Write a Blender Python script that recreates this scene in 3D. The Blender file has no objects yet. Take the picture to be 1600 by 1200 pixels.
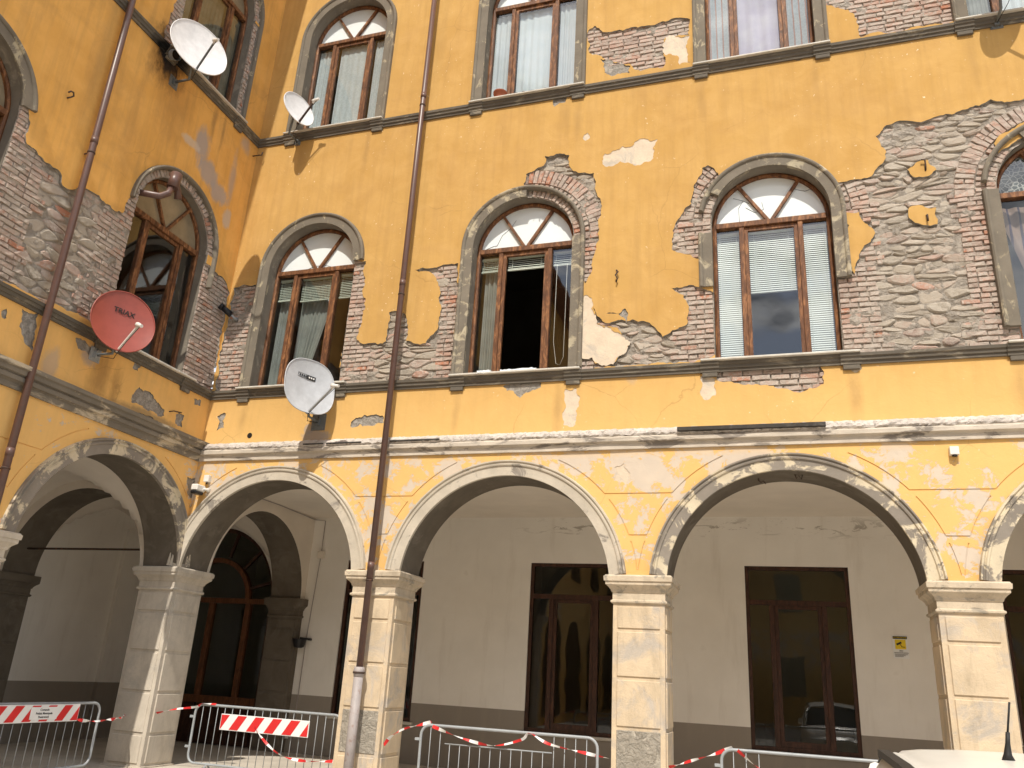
import bpy, bmesh, math, random
import numpy as np
from math import sin, cos, pi, radians, sqrt, atan2, hypot
from mathutils import Vector, Matrix
from mathutils.geometry import delaunay_2d_cdt, tessellate_polygon
random.seed(7)
S = bpy.context.scene
COL = S.collection

# ------------------------------------------------------------------ camera
cam_data = bpy.data.cameras.new('camera')
cam_data.sensor_width = 36.0
cam_data.lens = 36.0 * 1275.9 / 1600.0
cam_data.clip_end = 500.0
cam = bpy.data.objects.new('camera', cam_data)
COL.objects.link(cam)
CAM = Vector((8.877, -10.6, 1.65))
_R = (Matrix.Rotation(0.32971367, 3, 'Z') @ Matrix.Rotation(0.34360273, 3, 'X')
      @ Matrix(((1, 0, 0), (0, 0, -1), (0, 1, 0))) @ Matrix.Rotation(0.0591786, 3, 'Z'))
cam.matrix_world = Matrix.Translation(CAM) @ _R.to_4x4()
S.camera = cam

# ------------------------------------------------------------------ light
TO_SUN = Vector((0.117, -1.0, 1.30)).normalized()
SUN_EL = math.asin(TO_SUN.z)
SUN_AZ = atan2(TO_SUN.x, TO_SUN.y)          # clockwise from +Y
world = bpy.data.worlds.new('World')
S.world = world
world.use_nodes = True
wt = world.node_tree
wt.nodes.clear()
w_out = wt.nodes.new('ShaderNodeOutputWorld')
w_bg = wt.nodes.new('ShaderNodeBackground')
w_bg.inputs['Strength'].default_value = 0.15
sky = wt.nodes.new('ShaderNodeTexSky')
sky.sky_type = 'NISHITA'
sky.sun_disc = False
sky.sun_elevation = SUN_EL
sky.sun_rotation = SUN_AZ
sky.air_density = 1.2
sky.dust_density = 1.5
w_tc = wt.nodes.new('ShaderNodeTexCoord')
w_map = wt.nodes.new('ShaderNodeMapping')
w_map.inputs['Scale'].default_value = (1.0, 1.0, 2.2)
w_map.inputs['Location'].default_value = (0.35, 0.2, 0.1)
w_no = wt.nodes.new('ShaderNodeTexNoise')
w_no.inputs['Scale'].default_value = 5.0
w_no.inputs['Detail'].default_value = 9.0
w_no.inputs['Roughness'].default_value = 0.56
w_rp = wt.nodes.new('ShaderNodeValToRGB')
w_rp.color_ramp.elements[0].position = 0.43
w_rp.color_ramp.elements[1].position = 0.53
w_no2 = wt.nodes.new('ShaderNodeTexNoise')
w_no2.inputs['Scale'].default_value = 8.0
w_no2.inputs['Detail'].default_value = 6.0
w_cl = wt.nodes.new('ShaderNodeValToRGB')
w_cl.color_ramp.elements[0].color = (2.6, 2.8, 3.2, 1)
w_cl.color_ramp.elements[0].position = 0.42
w_cl.color_ramp.elements[1].color = (12.5, 12.3, 12.0, 1)
w_cl.color_ramp.elements[1].position = 0.56
w_mx = wt.nodes.new('ShaderNodeMixRGB')
L_ = wt.links.new
L_(w_tc.outputs['Generated'], w_map.inputs['Vector'])
L_(w_map.outputs['Vector'], w_no.inputs['Vector'])
L_(w_map.outputs['Vector'], w_no2.inputs['Vector'])
L_(w_no.outputs['Fac'], w_rp.inputs['Fac'])
L_(w_no2.outputs['Fac'], w_cl.inputs['Fac'])
L_(w_rp.outputs['Color'], w_mx.inputs['Fac'])
L_(sky.outputs['Color'], w_mx.inputs['Color1'])
L_(w_cl.outputs['Color'], w_mx.inputs['Color2'])
L_(w_mx.outputs['Color'], w_bg.inputs['Color'])
L_(w_bg.outputs['Background'], w_out.inputs['Surface'])

sun_d = bpy.data.lights.new('sun', 'SUN')
sun_d.energy = 4.1
sun_d.angle = radians(0.53)
sun_d.color = (1.0, 0.93, 0.82)
sun = bpy.data.objects.new('sun', sun_d)
COL.objects.link(sun)
sun.rotation_euler = TO_SUN.to_track_quat('Z', 'Y').to_euler()
sun.location = (5, -15, 30)

S.view_settings.view_transform = 'Standard'
S.view_settings.look = 'None'
S.view_settings.exposure = 0.15
S.view_settings.gamma = 1.0
S.view_settings.use_curve_mapping = False
S.render.engine = 'CYCLES'
S.cycles.max_bounces = 8
S.cycles.diffuse_bounces = 5
S.cycles.transparent_max_bounces = 12
S.cycles.caustics_reflective = False
S.cycles.caustics_refractive = False
S.cycles.sample_clamp_indirect = 6.0
S.cycles.use_denoising = True

# ------------------------------------------------------------------ node helper
class NT:
    def __init__(self, name):
        self.m = bpy.data.materials.new(name)
        self.m.use_nodes = True
        self.t = self.m.node_tree
        self.t.nodes.clear()
        self.out = self.t.nodes.new('ShaderNodeOutputMaterial')
    def node(self, typ, **kw):
        n = self.t.nodes.new(typ)
        for k, v in kw.items():
            setattr(n, k, v)
        return n
    def put(self, sock, v):
        if hasattr(v, 'is_output') or isinstance(v, bpy.types.NodeSocket):
            self.t.links.new(v, sock)
        elif isinstance(v, (tuple, list)):
            sock.default_value = tuple(v) + ((1,) if len(v) == 3 and len(sock.default_value) == 4 else ())
        else:
            sock.default_value = v
    def coord(self, which='Object', scale=(1, 1, 1), loc=(0, 0, 0)):
        tc = self.node('ShaderNodeTexCoord')
        mp = self.node('ShaderNodeMapping')
        self.put(mp.inputs['Vector'], tc.outputs[which])
        mp.inputs['Scale'].default_value = scale
        mp.inputs['Location'].default_value = loc
        return mp.outputs['Vector']
    def wpos(self, scale=(1, 1, 1), loc=(0, 0, 0)):
        g = self.node('ShaderNodeNewGeometry')
        mp = self.node('ShaderNodeMapping')
        self.put(mp.inputs['Vector'], g.outputs['Position'])
        mp.inputs['Scale'].default_value = scale
        mp.inputs['Location'].default_value = loc
        return mp.outputs['Vector']
    def noise(self, vec, scale=1.0, detail=4.0, rough=0.55, dist=0.0):
        n = self.node('ShaderNodeTexNoise')
        self.put(n.inputs['Vector'], vec)
        n.inputs['Scale'].default_value = scale
        n.inputs['Detail'].default_value = detail
        n.inputs['Roughness'].default_value = rough
        n.inputs['Distortion'].default_value = dist
        return n.outputs['Fac']
    def ramp(self, fac, *stops):
        r = self.node('ShaderNodeValToRGB')
        e = r.color_ramp.elements
        while len(e) < len(stops):
            e.new(0.5)
        for i, (p, c) in enumerate(stops):
            e[i].position = p
            e[i].color = (c, c, c, 1) if isinstance(c, (int, float)) else tuple(c) + (1,)
        self.put(r.inputs['Fac'], fac)
        return r.outputs['Color']
    def mix(self, fac, a, b, mode='MIX'):
        n = self.node('ShaderNodeMixRGB', blend_type=mode)
        self.put(n.inputs['Fac'], fac)
        self.put(n.inputs['Color1'], a)
        self.put(n.inputs['Color2'], b)
        return n.outputs['Color']
    def math(self, op, a, b=0.0, clamp=False):
        n = self.node('ShaderNodeMath', operation=op, use_clamp=clamp)
        self.put(n.inputs[0], a)
        self.put(n.inputs[1], b)
        return n.outputs[0]
    def sep(self, vec):
        n = self.node('ShaderNodeSeparateXYZ')
        self.put(n.inputs[0], vec)
        return n.outputs
    def bump(self, h, strength=0.3, dist=0.01, normal=None):
        n = self.node('ShaderNodeBump')
        n.inputs['Strength'].default_value = strength
        n.inputs['Distance'].default_value = dist
        self.put(n.inputs['Height'], h)
        if normal is not None:
            self.put(n.inputs['Normal'], normal)
        return n.outputs['Normal']
    def bsdf(self, color, rough=0.8, metal=0.0, normal=None, spec=0.3, **kw):
        b = self.node('ShaderNodeBsdfPrincipled')
        self.put(b.inputs['Base Color'], color)
        self.put(b.inputs['Roughness'], rough)
        self.put(b.inputs['Metallic'], metal)
        self.put(b.inputs['Specular IOR Level'], spec)
        if normal is not None:
            self.put(b.inputs['Normal'], normal)
        for k, v in kw.items():
            self.put(b.inputs[k], v)
        self.put(self.out.inputs['Surface'], b.outputs[0])
        return b
    def spot(self, v, u, z, ru, rz, soft=0.5, wob=None):
        """soft elliptic mask around (u, z) on a facade; v = separated x,z sockets"""
        a = self.math('DIVIDE', self.math('SUBTRACT', v[0], u), ru)
        b = self.math('DIVIDE', self.math('SUBTRACT', v[2], z), rz)
        r = self.math('SQRT', self.math('ADD', self.math('MULTIPLY', a, a), self.math('MULTIPLY', b, b)))
        if wob is not None:
            r = self.math('ADD', r, self.math('MULTIPLY', self.math('SUBTRACT', wob, 0.5), 1.6))
        mr = self.node('ShaderNodeMapRange')
        self.put(mr.inputs['Value'], r)
        mr.inputs['From Min'].default_value = 1.0
        mr.inputs['From Max'].default_value = 1.0 - soft
        return mr.outputs[0]
    def band(self, s, lo, hi, soft):
        """1 between lo and hi, fading over soft"""
        a = self.node('ShaderNodeMapRange'); b = self.node('ShaderNodeMapRange')
        self.put(a.inputs['Value'], s); self.put(b.inputs['Value'], s)
        a.inputs['From Min'].default_value = lo - soft; a.inputs['From Max'].default_value = lo + soft
        b.inputs['From Min'].default_value = hi + soft; b.inputs['From Max'].default_value = hi - soft
        return self.math('MULTIPLY', a.outputs[0], b.outputs[0])

YEL = (0.555, 0.34, 0.112)
YEL2 = (0.49, 0.285, 0.088)
CREAM = (0.66, 0.55, 0.40)
RAW = (0.36, 0.325, 0.28)

def plaster_mat(name, spots, flake_zone, flake_amt, speck=True, yel=YEL, yel2=YEL2):
    t = NT(name)
    P = t.coord('Object')
    v = t.sep(P)
    n_big = t.noise(P, 0.55, 5, 0.6)
    n_mid = t.noise(P, 2.6, 6, 0.62, 0.4)
    strk = t.noise(t.coord('Object', (3.5, 3.5, 0.28)), 2.2, 5, 0.6)
    c = t.mix(t.ramp(n_big, (0.3, 0.0), (0.7, 1.0)), yel, yel2)
    c = t.mix(t.math('MULTIPLY', t.ramp(n_mid, (0.40, 0.0), (0.70, 1.0)), 0.5), c, (yel[0] * 1.13, yel[1] * 1.16, yel[2] * 1.35))
    blot = t.noise(t.coord('Object', (1.0, 1.0, 1.6), (7, 0, 3)), 1.15, 8, 0.66, 0.7)
    c = t.mix(t.math('MULTIPLY', t.ramp(blot, (0.50, 0.0), (0.66, 1.0)), 0.30), c, (0.46, 0.27, 0.10))
    c = t.mix(t.math('MULTIPLY', t.ramp(strk, (0.46, 0.0), (0.80, 1.0)), 0.5), c, (0.38, 0.225, 0.08))
    # paler ochre towards the foot of the facade
    pale = t.band(v[2], 2.5, 5.6, 0.9)
    c = t.mix(t.math('MULTIPLY', pale, 0.62), c, (0.86, 0.56, 0.22))
    fine = t.noise(P, 38, 5, 0.7)
    if speck:
        sp = t.math('MULTIPLY', t.ramp(t.noise(P, 17, 3, 0.6), (0.66, 0.0), (0.70, 1.0)),
                    t.ramp(t.noise(t.coord('Object', (1, 1, 1), (3, 0, 9)), 0.9, 3), (0.50, 0.0), (0.58, 1.0)))
        c = t.mix(sp, c, (0.80, 0.66, 0.45))
    ck = t.node('ShaderNodeTexVoronoi', feature='DISTANCE_TO_EDGE')
    cp = t.node('ShaderNodeMapping'); t.put(cp.inputs['Vector'], P)
    wn_ = t.node('ShaderNodeTexNoise'); t.put(wn_.inputs['Vector'], P); wn_.inputs['Scale'].default_value = 1.7; wn_.inputs['Detail'].default_value = 7
    t.put(ck.inputs['Vector'], t.mix(0.35, P, wn_.outputs['Color'], 'ADD')); ck.inputs['Scale'].default_value = 0.55
    crk = t.math('MULTIPLY', t.ramp(ck.outputs['Distance'], (0.0, 1.0), (0.0035, 0.0)), t.ramp(t.noise(P, 0.7, 3), (0.5, 0.0), (0.6, 1.0)))
    c = t.mix(t.math('MULTIPLY', crk, 0.32), c, (0.22, 0.13, 0.05))
    # paint flaked off to the undercoat
    fz = t.band(v[2], flake_zone[0], flake_zone[1], 0.12)
    fl = t.noise(t.coord('Object', (1.0, 1, 1.1)), 3.1, 10, 0.74, 0.4)
    fl2 = t.noise(P, 0.8, 2, 0.5)
    flm = t.ramp(t.math('ADD', fl, t.math('MULTIPLY', t.math('SUBTRACT', fl2, 0.5), 0.45)), (0.56 - flake_amt, 0.0), (0.585 - flake_amt, 1.0))
    flm = t.math('MULTIPLY', flm, fz)
    under = t.mix(t.noise(P, 6, 4), (0.64, 0.565, 0.48), (0.50, 0.46, 0.42))
    c = t.mix(t.math('MULTIPLY', flm, 0.85), c, under)
    wob = t.noise(t.coord('Object', (2.0, 1, 0.9)), 3.0, 7, 0.7)
    for (u, z, ru, rz, col, st, soft) in spots:
        m = t.spot(v, u, z, ru, rz, soft, wob)
        c = t.mix(t.math('MULTIPLY', m, st), c, col)
    h = t.math('ADD', t.math('MULTIPLY', n_mid, 1.0), t.math('MULTIPLY', fine, 0.12))
    h = t.math('SUBTRACT', h, t.math('MULTIPLY', flm, 0.25))
    t.bsdf(c, 0.92, normal=t.bump(h, 0.45, 0.02), spec=0.15)
    return t.m

DIRT = (0.20, 0.12, 0.06)
GREYP = (0.36, 0.32, 0.30)
M = {}
M['plaster_main'] = plaster_mat('ochre plaster main', [
    (5.9, 10.3, 0.10, 0.55, DIRT, 0.22, 0.9), (2.3, 10.3, 0.07, 0.6, DIRT, 0.25, 0.9), (9.7, 10.2, 0.08, 0.7, DIRT, 0.2, 0.9),
    (5.95, 5.2, 0.10, 0.5, DIRT, 0.3, 0.9), (4.4, 5.25, 0.08, 0.45, DIRT, 0.25, 0.9), (8.05, 10.2, 0.09, 0.6, DIRT, 0.25, 0.9), (6.1, 10.1, 0.10, 0.7, DIRT, 0.25, 0.9), (0.7, 5.3, 0.10, 0.4, DIRT, 0.25, 0.9), (11.7, 5.2, 0.12, 0.5, DIRT, 0.28, 0.9), (11.75, 10.2, 0.10, 0.7, DIRT, 0.22, 0.9), (9.85, 5.2, 0.12, 0.5, DIRT, 0.28, 0.9), (1.0, 10.2, 0.12, 0.5, DIRT, 0.15, 0.9),
    (2.1, 4.98, 0.28, 0.12, GREYP, 0.8, 0.3), (1.95, 5.1, 0.1, 0.1, GREYP, 0.7, 0.3), (2.35, 5.6, 0.2, 0.05, GREYP, 0.5, 0.4),
    (7.0, 5.72, 0.1, 0.2, GREYP, 0.3, 0.4)], (2.9, 4.62), 0.05)
M['plaster_wing'] = plaster_mat('ochre plaster wing', [
    (-2.42, 10.70, 0.36, 0.52, (0.008, 0.008, 0.009), 1.0, 0.5), (-2.42, 10.62, 0.5, 0.7, (0.03, 0.028, 0.03), 0.8, 0.9),
    (-2.1, 9.9, 0.5, 0.9, (0.25, 0.15, 0.07), 0.35, 0.9),
    (-1.35, 9.75, 0.22, 0.36, GREYP, 0.85, 0.5), (-1.1, 9.35, 0.30, 0.26, GREYP, 0.8, 0.4), (-0.75, 9.15, 0.28, 0.22, GREYP, 0.8, 0.4),
    (-0.5, 9.6, 0.12, 0.6, GREYP, 0.6, 0.6), (-0.45, 8.85, 0.12, 0.22, (0.5, 0.42, 0.34), 0.8, 0.4), (-1.6, 9.6, 0.25, 0.10, (0.55, 0.47, 0.38), 0.7, 0.4),
    (-0.35, 10.45, 0.18, 0.2, GREYP, 0.6, 0.6), (-1.2, 10.3, 0.07, 0.5, DIRT, 0.5, 0.8), (-0.95, 10.3, 0.05, 0.45, DIRT, 0.5, 0.8),
    (-2.3, 5.2, 0.25, 0.6, (0.24, 0.13, 0.05), 0.55, 0.9), (-2.0, 5.1, 0.12, 0.5, (0.24, 0.13, 0.05), 0.5, 0.9), (-2.55, 5.45, 0.16, 0.2, GREYP, 0.7, 0.5),
    (-1.3, 4.99, 0.9, 0.10, (0.2, 0.17, 0.12), 0.6, 0.6), (-3.6, 9.5, 0.2, 1.4, (0.35, 0.2, 0.08), 0.35, 0.9), (-2.8, 8.9, 0.2, 1.2, (0.35, 0.2, 0.08), 0.3, 0.9),
    (-3.1, 5.1, 0.16, 0.3, GREYP, 0.5, 0.5)], (3.0, 4.6), -0.03, speck=False, yel=(0.76, 0.42, 0.115), yel2=(0.64, 0.33, 0.08))  # same paint as the main wall, its ochre lifted to brighten the shaded side

def simple(name, color, rough=0.8, metal=0.0, var=0.12, scale=6.0, bump=0.15, spec=0.3, bdist=0.01, bscale=None, **kw):
    t = NT(name)
    P = t.wpos()
    n = t.noise(P, scale, 5, 0.6)
    c = t.mix(t.ramp(n, (0.3, 0.0), (0.7, 1.0)), tuple(x * (1 - var) for x in color), tuple(min(1, x * (1 + var)) for x in color))
    nrm = t.bump(t.noise(P, bscale or scale * 4, 5, 0.65), bump, bdist) if bump else None
    t.bsdf(c, rough, metal, nrm, spec, **kw)
    return t.m

def two(name, a, b, scale, lo, hi, rough=0.85, dist=0.6, bump=0.3, stretch=(1, 1, 1), detail=8, var=0.15, bdist=0.012, spec=0.2, grime=False):
    """paint a, flaked to b"""
    t = NT(name)
    P = t.wpos(stretch)
    P1 = t.wpos()
    n = t.noise(P, scale, detail, 0.68, dist)
    m = t.ramp(n, (lo, 0.0), (hi, 1.0))
    k = t.noise(P1, 3.0, 5, 0.6)
    a2 = t.mix(t.ramp(k, (0.3, 0.0), (0.7, 1.0)), tuple(x * (1 - var) for x in a), tuple(x * (1 + var) for x in a))
    b2 = t.mix(t.ramp(k, (0.3, 0.0), (0.7, 1.0)), tuple(x * (1 + var) for x in b), tuple(x * (1 - var) for x in b))
    c = t.mix(m, a2, b2)
    gr_ = t.ramp(t.noise(t.wpos((2.2, 2.2, 0.7), (5, 2, 1)), 1.6, 8, 0.7, 0.6), (0.48, 0.0), (0.72, 1.0))
    c = t.mix(t.math('MULTIPLY', gr_, 0.38), c, (0.20, 0.165, 0.12), 'MULTIPLY' if False else 'MIX') if grime else c
    c = t.mix(t.math('MULTIPLY', t.ramp(t.noise(P1, 55, 3, 0.6), (0.64, 0.0), (0.72, 1.0)), 0.35), c, tuple(x * 0.5 for x in b))
    h = t.math('ADD', t.math('MULTIPLY', m, -0.5), t.noise(P1, 26, 6, 0.7))
    t.bsdf(c, rough, 0.0, t.bump(h, bump, bdist), spec)
    return t.m

M['cream'] = two('cream undercoat', (0.66, 0.55, 0.42), (0.52, 0.46, 0.38), 3, 0.5, 0.62, bump=0.35)
M['raw'] = two('raw grey render', (0.40, 0.365, 0.32), (0.28, 0.255, 0.22), 14, 0.45, 0.6, bump=0.9, bdist=0.02)
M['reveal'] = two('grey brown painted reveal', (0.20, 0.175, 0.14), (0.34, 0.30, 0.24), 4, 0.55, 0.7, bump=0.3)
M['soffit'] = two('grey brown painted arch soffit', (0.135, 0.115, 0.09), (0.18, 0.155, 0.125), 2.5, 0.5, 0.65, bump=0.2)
M['mortar'] = two('lime mortar', (0.43, 0.38, 0.32), (0.33, 0.29, 0.245), 10, 0.45, 0.62, bump=1.0, bdist=0.03, detail=10)
M['surround'] = two('grey brown painted stone surround', (0.185, 0.16, 0.125), (0.40, 0.345, 0.24), 5.5, 0.575, 0.63, bump=0.4, stretch=(1, 1, 0.6))
M['surround_bare'] = two('worn stone surround', (0.19, 0.165, 0.13), (0.42, 0.365, 0.26), 4.0, 0.51, 0.58, bump=0.5)
M['archivolt'] = two('flaking cream arch moulding', (0.52, 0.465, 0.38), (0.27, 0.24, 0.205), 3.2, 0.58, 0.64, bump=0.35, detail=9)
M['archivolt_grey'] = two('grey arch moulding flaking to cream', (0.25, 0.22, 0.185), (0.60, 0.52, 0.38), 2.6, 0.50, 0.54, bump=0.35, detail=9)
M['string'] = two('dark grey string course', (0.135, 0.118, 0.095), (0.27, 0.235, 0.18), 5, 0.55, 0.66, bump=0.35, stretch=(0.5, 0.5, 1.5))
M['cornice'] = two('flaking cornice', (0.55, 0.49, 0.41), (0.25, 0.22, 0.19), 3.5, 0.53, 0.58, bump=0.45, stretch=(0.45, 0.45, 1.4))
M['cornice_wing'] = two('grey cornice flaking to cream', (0.20, 0.175, 0.14), (0.52, 0.44, 0.32), 3.2, 0.53, 0.60, bump=0.4, stretch=(0.5, 0.5, 1.2))
M['rubble_band'] = two('broken plaster band', (0.56, 0.51, 0.46), (0.37, 0.33, 0.29), 12, 0.52, 0.66, bump=0.6, bdist=0.02)
M['dark_slab'] = two('dark weathered slab', (0.055, 0.05, 0.045), (0.10, 0.09, 0.08), 6, 0.5, 0.65)
def sooty():
    t = NT('sooty grey string course')
    P = t.coord('Object'); v = t.sep(P)
    n = t.noise(t.coord('Object', (0.5, 1, 1.5)), 5, 6, 0.65)
    c = t.mix(t.ramp(n, (0.55, 0.0), (0.66, 1.0)), (0.125, 0.108, 0.085), (0.25, 0.215, 0.16))
    c = t.mix(t.spot(v, -2.42, 10.7, 0.42, 0.6, 0.5, t.noise(P, 4, 5)), c, (0.010, 0.010, 0.011))
    t.bsdf(c, 0.9, normal=t.bump(t.noise(P, 26, 6, 0.7), 0.35, 0.012), spec=0.2)
    return t.m
M['string_sooty'] = sooty()
M['marble'] = simple('pale marble sill', (0.55, 0.52, 0.46), 0.6, var=0.15)
M['pier'] = two('cream painted pier', (0.62, 0.50, 0.35), (0.48, 0.425, 0.36), 1.9, 0.50, 0.62, bump=0.5, var=0.10, spec=0.12, grime=True)
M['pier_grey'] = two('pale grey painted pier', (0.56, 0.50, 0.415), (0.46, 0.42, 0.36), 1.5, 0.5, 0.65, bump=0.4, var=0.08, grime=True)
M['pier_raw'] = two('rough grey render panel', (0.40, 0.36, 0.30), (0.50, 0.455, 0.38), 7, 0.45, 0.6, bump=1.0, bdist=0.03, dist=1.5)
M['capital'] = two('cream capital', (0.58, 0.49, 0.37), (0.37, 0.33, 0.27), 5, 0.55, 0.62, bump=0.5, stretch=(1, 1, 1.6), grime=True)

def gallery_mat():
    t = NT('off white gallery wall with brown dado')
    P = t.wpos()
    v = t.sep(P)
    n = t.noise(P, 1.1, 6, 0.62)
    up = t.mix(t.ramp(n, (0.3, 0.0), (0.7, 1.0)), (0.74, 0.71, 0.655), (0.82, 0.79, 0.735))
    dado = t.mix(n, (0.255, 0.225, 0.19), (0.31, 0.275, 0.235))
    m = t.math('GREATER_THAN', v[2], 1.115)
    c = t.mix(m, dado, up)
    # smudge line with slight relief just under the ceiling
    st = t.noise(t.wpos((0.8, 0.8, 3.4)), 2.6, 8, 0.7, 1.2)
    b = t.math('MULTIPLY', t.band(v[2], 4.12, 4.34, 0.10), t.ramp(st, (0.57, 0.0), (0.60, 1.0)))
    b = t.math('MULTIPLY', b, t.band(v[0], 4.6, 10.6, 0.5))
    c = t.mix(t.math('MULTIPLY', b, 0.65), c, (0.27, 0.235, 0.19))
    sm = t.ramp(t.noise(P, 2.2, 3, 0.5), (0.68, 0.0), (0.8, 1.0))
    c = t.mix(t.math('MULTIPLY', sm, 0.35), c, (0.40, 0.35, 0.29))
    s2 = t.ramp(t.noise(t.wpos((2.5, 2.5, 0.35)), 1.8, 7, 0.65), (0.55, 0.0), (0.75, 1.0))
    c = t.mix(t.math('MULTIPLY', s2, 0.22), c, (0.42, 0.36, 0.28))
    s3 = t.ramp(t.noise(P, 9, 6, 0.75, 1.5), (0.68, 0.0), (0.70, 1.0))
    c = t.mix(t.math('MULTIPLY', s3, t.math('MULTIPLY', t.band(v[2], -1, 1.5, 0.8), 0.5)), c, (0.5, 0.46, 0.40))
    t.bsdf(c, 0.85, normal=t.bump(t.math('ADD', n, t.math('MULTIPLY', b, 0.8)), 0.25, 0.02), spec=0.15)
    return t.m
M['gallery'] = gallery_mat()
M['ceiling'] = simple('off white gallery ceiling', (0.72, 0.66, 0.58), 0.9, var=0.06, scale=1.5, bump=0.15)
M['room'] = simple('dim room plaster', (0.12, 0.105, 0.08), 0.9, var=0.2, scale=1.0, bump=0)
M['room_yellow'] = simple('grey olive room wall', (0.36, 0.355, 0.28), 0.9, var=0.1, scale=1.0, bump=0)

def brick_mat(name, pale, red, mort, redp):
    t = NT(name)
    oi = t.node('ShaderNodeObjectInfo')
    g = t.node('ShaderNodeNewGeometry')
    r = t.math('FRACT', t.math('ADD', t.math('MULTIPLY', oi.outputs['Random'], 7.13), t.math('MULTIPLY', g.outputs['Random Per Island'], 3.7)))
    P = t.wpos()
    c = t.ramp(r, (0.0, tuple(x * 0.72 for x in pale)), (0.30, pale), (0.55, tuple(x * 1.12 for x in pale)), (1 - redp, tuple((a + b) / 2 for a, b in zip(pale, red))), (1.0, red))
    n = t.noise(P, 16, 6, 0.7, 0.6)
    smear = t.ramp(t.math('ADD', n, t.math('MULTIPLY', t.math('SUBTRACT', t.noise(P, 1.6, 3), 0.5), 0.6)), (0.42, 0.0), (0.58, 1.0))
    c = t.mix(t.math('MULTIPLY', smear, 0.8), c, mort)
    dk = t.ramp(t.noise(P, 34, 4, 0.7), (0.62, 0.0), (0.72, 1.0))
    c = t.mix(t.math('MULTIPLY', dk, 0.4), c, tuple(x * 0.45 for x in pale))
    t.bsdf(c, 0.95, normal=t.bump(t.math('ADD', n, t.noise(P, 60, 4, 0.7)), 0.9, 0.012), spec=0.1)
    return t.m
M['brick'] = brick_mat('pale pink brick', (0.45, 0.345, 0.29), (0.46, 0.20, 0.12), (0.48, 0.425, 0.365), 0.09)
M['stone'] = brick_mat('grey beige rubble stone', (0.40, 0.35, 0.285), (0.44, 0.33, 0.27), (0.45, 0.40, 0.335), 0.16)

def wood_mat(name, a, b, rough=0.6):
    t = NT(name)
    P = t.wpos((6, 6, 1.6))
    n = t.noise(P, 3.0, 7, 0.7, 0.8)
    c = t.ramp(n, (0.30, tuple(x * 0.35 for x in a)), (0.5, a), (0.68, b))
    t.bsdf(c, rough, normal=t.bump(n, 0.3, 0.005), spec=0.3)
    return t.m
M['wood'] = wood_mat('weathered brown varnished wood', (0.15, 0.062, 0.026), (0.36, 0.165, 0.065))
M['wood_dark'] = wood_mat('dark brown wood', (0.05, 0.022, 0.014), (0.085, 0.036, 0.022), 0.45)
M['wood_red'] = wood_mat('red brown door wood', (0.13, 0.05, 0.02), (0.20, 0.075, 0.03), 0.5)

def glass_mat(name, tint=(0.92, 0.95, 0.94), boost=2.3, wav=0.02):
    t = NT(name)
    P = t.wpos()
    nrm = t.bump(t.noise(P, 1.3, 2, 0.5), wav * 5, 0.02)
    fr = t.node('ShaderNodeLayerWeight')      # Schlick from the facing angle, the same from both sides of the pane
    fr.inputs['Blend'].default_value = 0.5
    t.put(fr.inputs['Normal'], nrm)
    f = t.math('ADD', t.math('MULTIPLY', t.math('POWER', fr.outputs['Facing'], 5.0), 0.95), 0.045)
    f = t.math('MULTIPLY', f, boost, clamp=True)
    tr = t.node('ShaderNodeBsdfTransparent')
    tr.inputs['Color'].default_value = tuple(tint) + (1,)
    gl = t.node('ShaderNodeBsdfGlossy')
    gl.inputs['Roughness'].default_value = 0.015
    gl.inputs['Color'].default_value = (0.95, 0.97, 1, 1)
    t.put(gl.inputs['Normal'], nrm)
    mx = t.node('ShaderNodeMixShader')
    t.put(mx.inputs[0], f)
    t.put(mx.inputs[1], tr.outputs[0])
    t.put(mx.inputs[2], gl.outputs[0])
    t.put(t.out.inputs['Surface'], mx.outputs[0])
    return t.m
M['glass'] = glass_mat('window glass')
M['glass_dusty'] = glass_mat('dusty gallery glass', (0.62, 0.63, 0.59), 1.15)
M['lunette'] = simple('milky white lunette panel', (0.76, 0.82, 0.83), 0.12, var=0.03, scale=2, bump=0.02, spec=0.6)
M['lunette_reflection'] = simple('lunette glass with painted reflection', (0.25, 0.20, 0.13), 0.2, var=0.2, scale=3, bump=0.02, spec=0.5)  # wing lunettes: a yellow-brown reflection put into the pane colour

def cloth_mat(name, a, b, lace=0.0, stripes=None):
    t = NT(name)
    P = t.wpos()
    n = t.noise(P, 3.0, 5, 0.6)
    c = t.mix(t.ramp(n, (0.3, 0.0), (0.7, 1.0)), a, b)
    if stripes:
        w = t.node('ShaderNodeTexWave', wave_type='BANDS', bands_direction='X')
        t.put(w.inputs['Vector'], P)
        w.inputs['Scale'].default_value = stripes[0]
        w.inputs['Distortion'].default_value = 0.6
        c = t.mix(t.ramp(w.outputs['Fac'], (0.86, 0.0), (0.93, 1.0)), c, stripes[1])
    if lace:
        vn = t.node('ShaderNodeTexVoronoi', feature='DISTANCE_TO_EDGE')
        t.put(vn.inputs['Vector'], P)
        vn.inputs['Scale'].default_value = 16
        c = t.mix(t.math('MULTIPLY', t.ramp(vn.outputs['Distance'], (0.06, 0.0), (0.12, 1.0)), lace), c, (0.10, 0.12, 0.13))
    d = t.node('ShaderNodeBsdfDiffuse')
    t.put(d.inputs['Color'], c)
    tl = t.node('ShaderNodeBsdfTranslucent')
    t.put(tl.inputs['Color'], c)
    mx = t.node('ShaderNodeMixShader')
    mx.inputs[0].default_value = 0.35
    t.put(mx.inputs[1], d.outputs[0])
    t.put(mx.inputs[2], tl.outputs[0])
    t.put(t.out.inputs['Surface'], mx.outputs[0])
    return t.m
M['curtain_blue'] = cloth_mat('pale blue lace curtain', (0.66, 0.74, 0.78), (0.80, 0.85, 0.87), 0.10)
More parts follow.
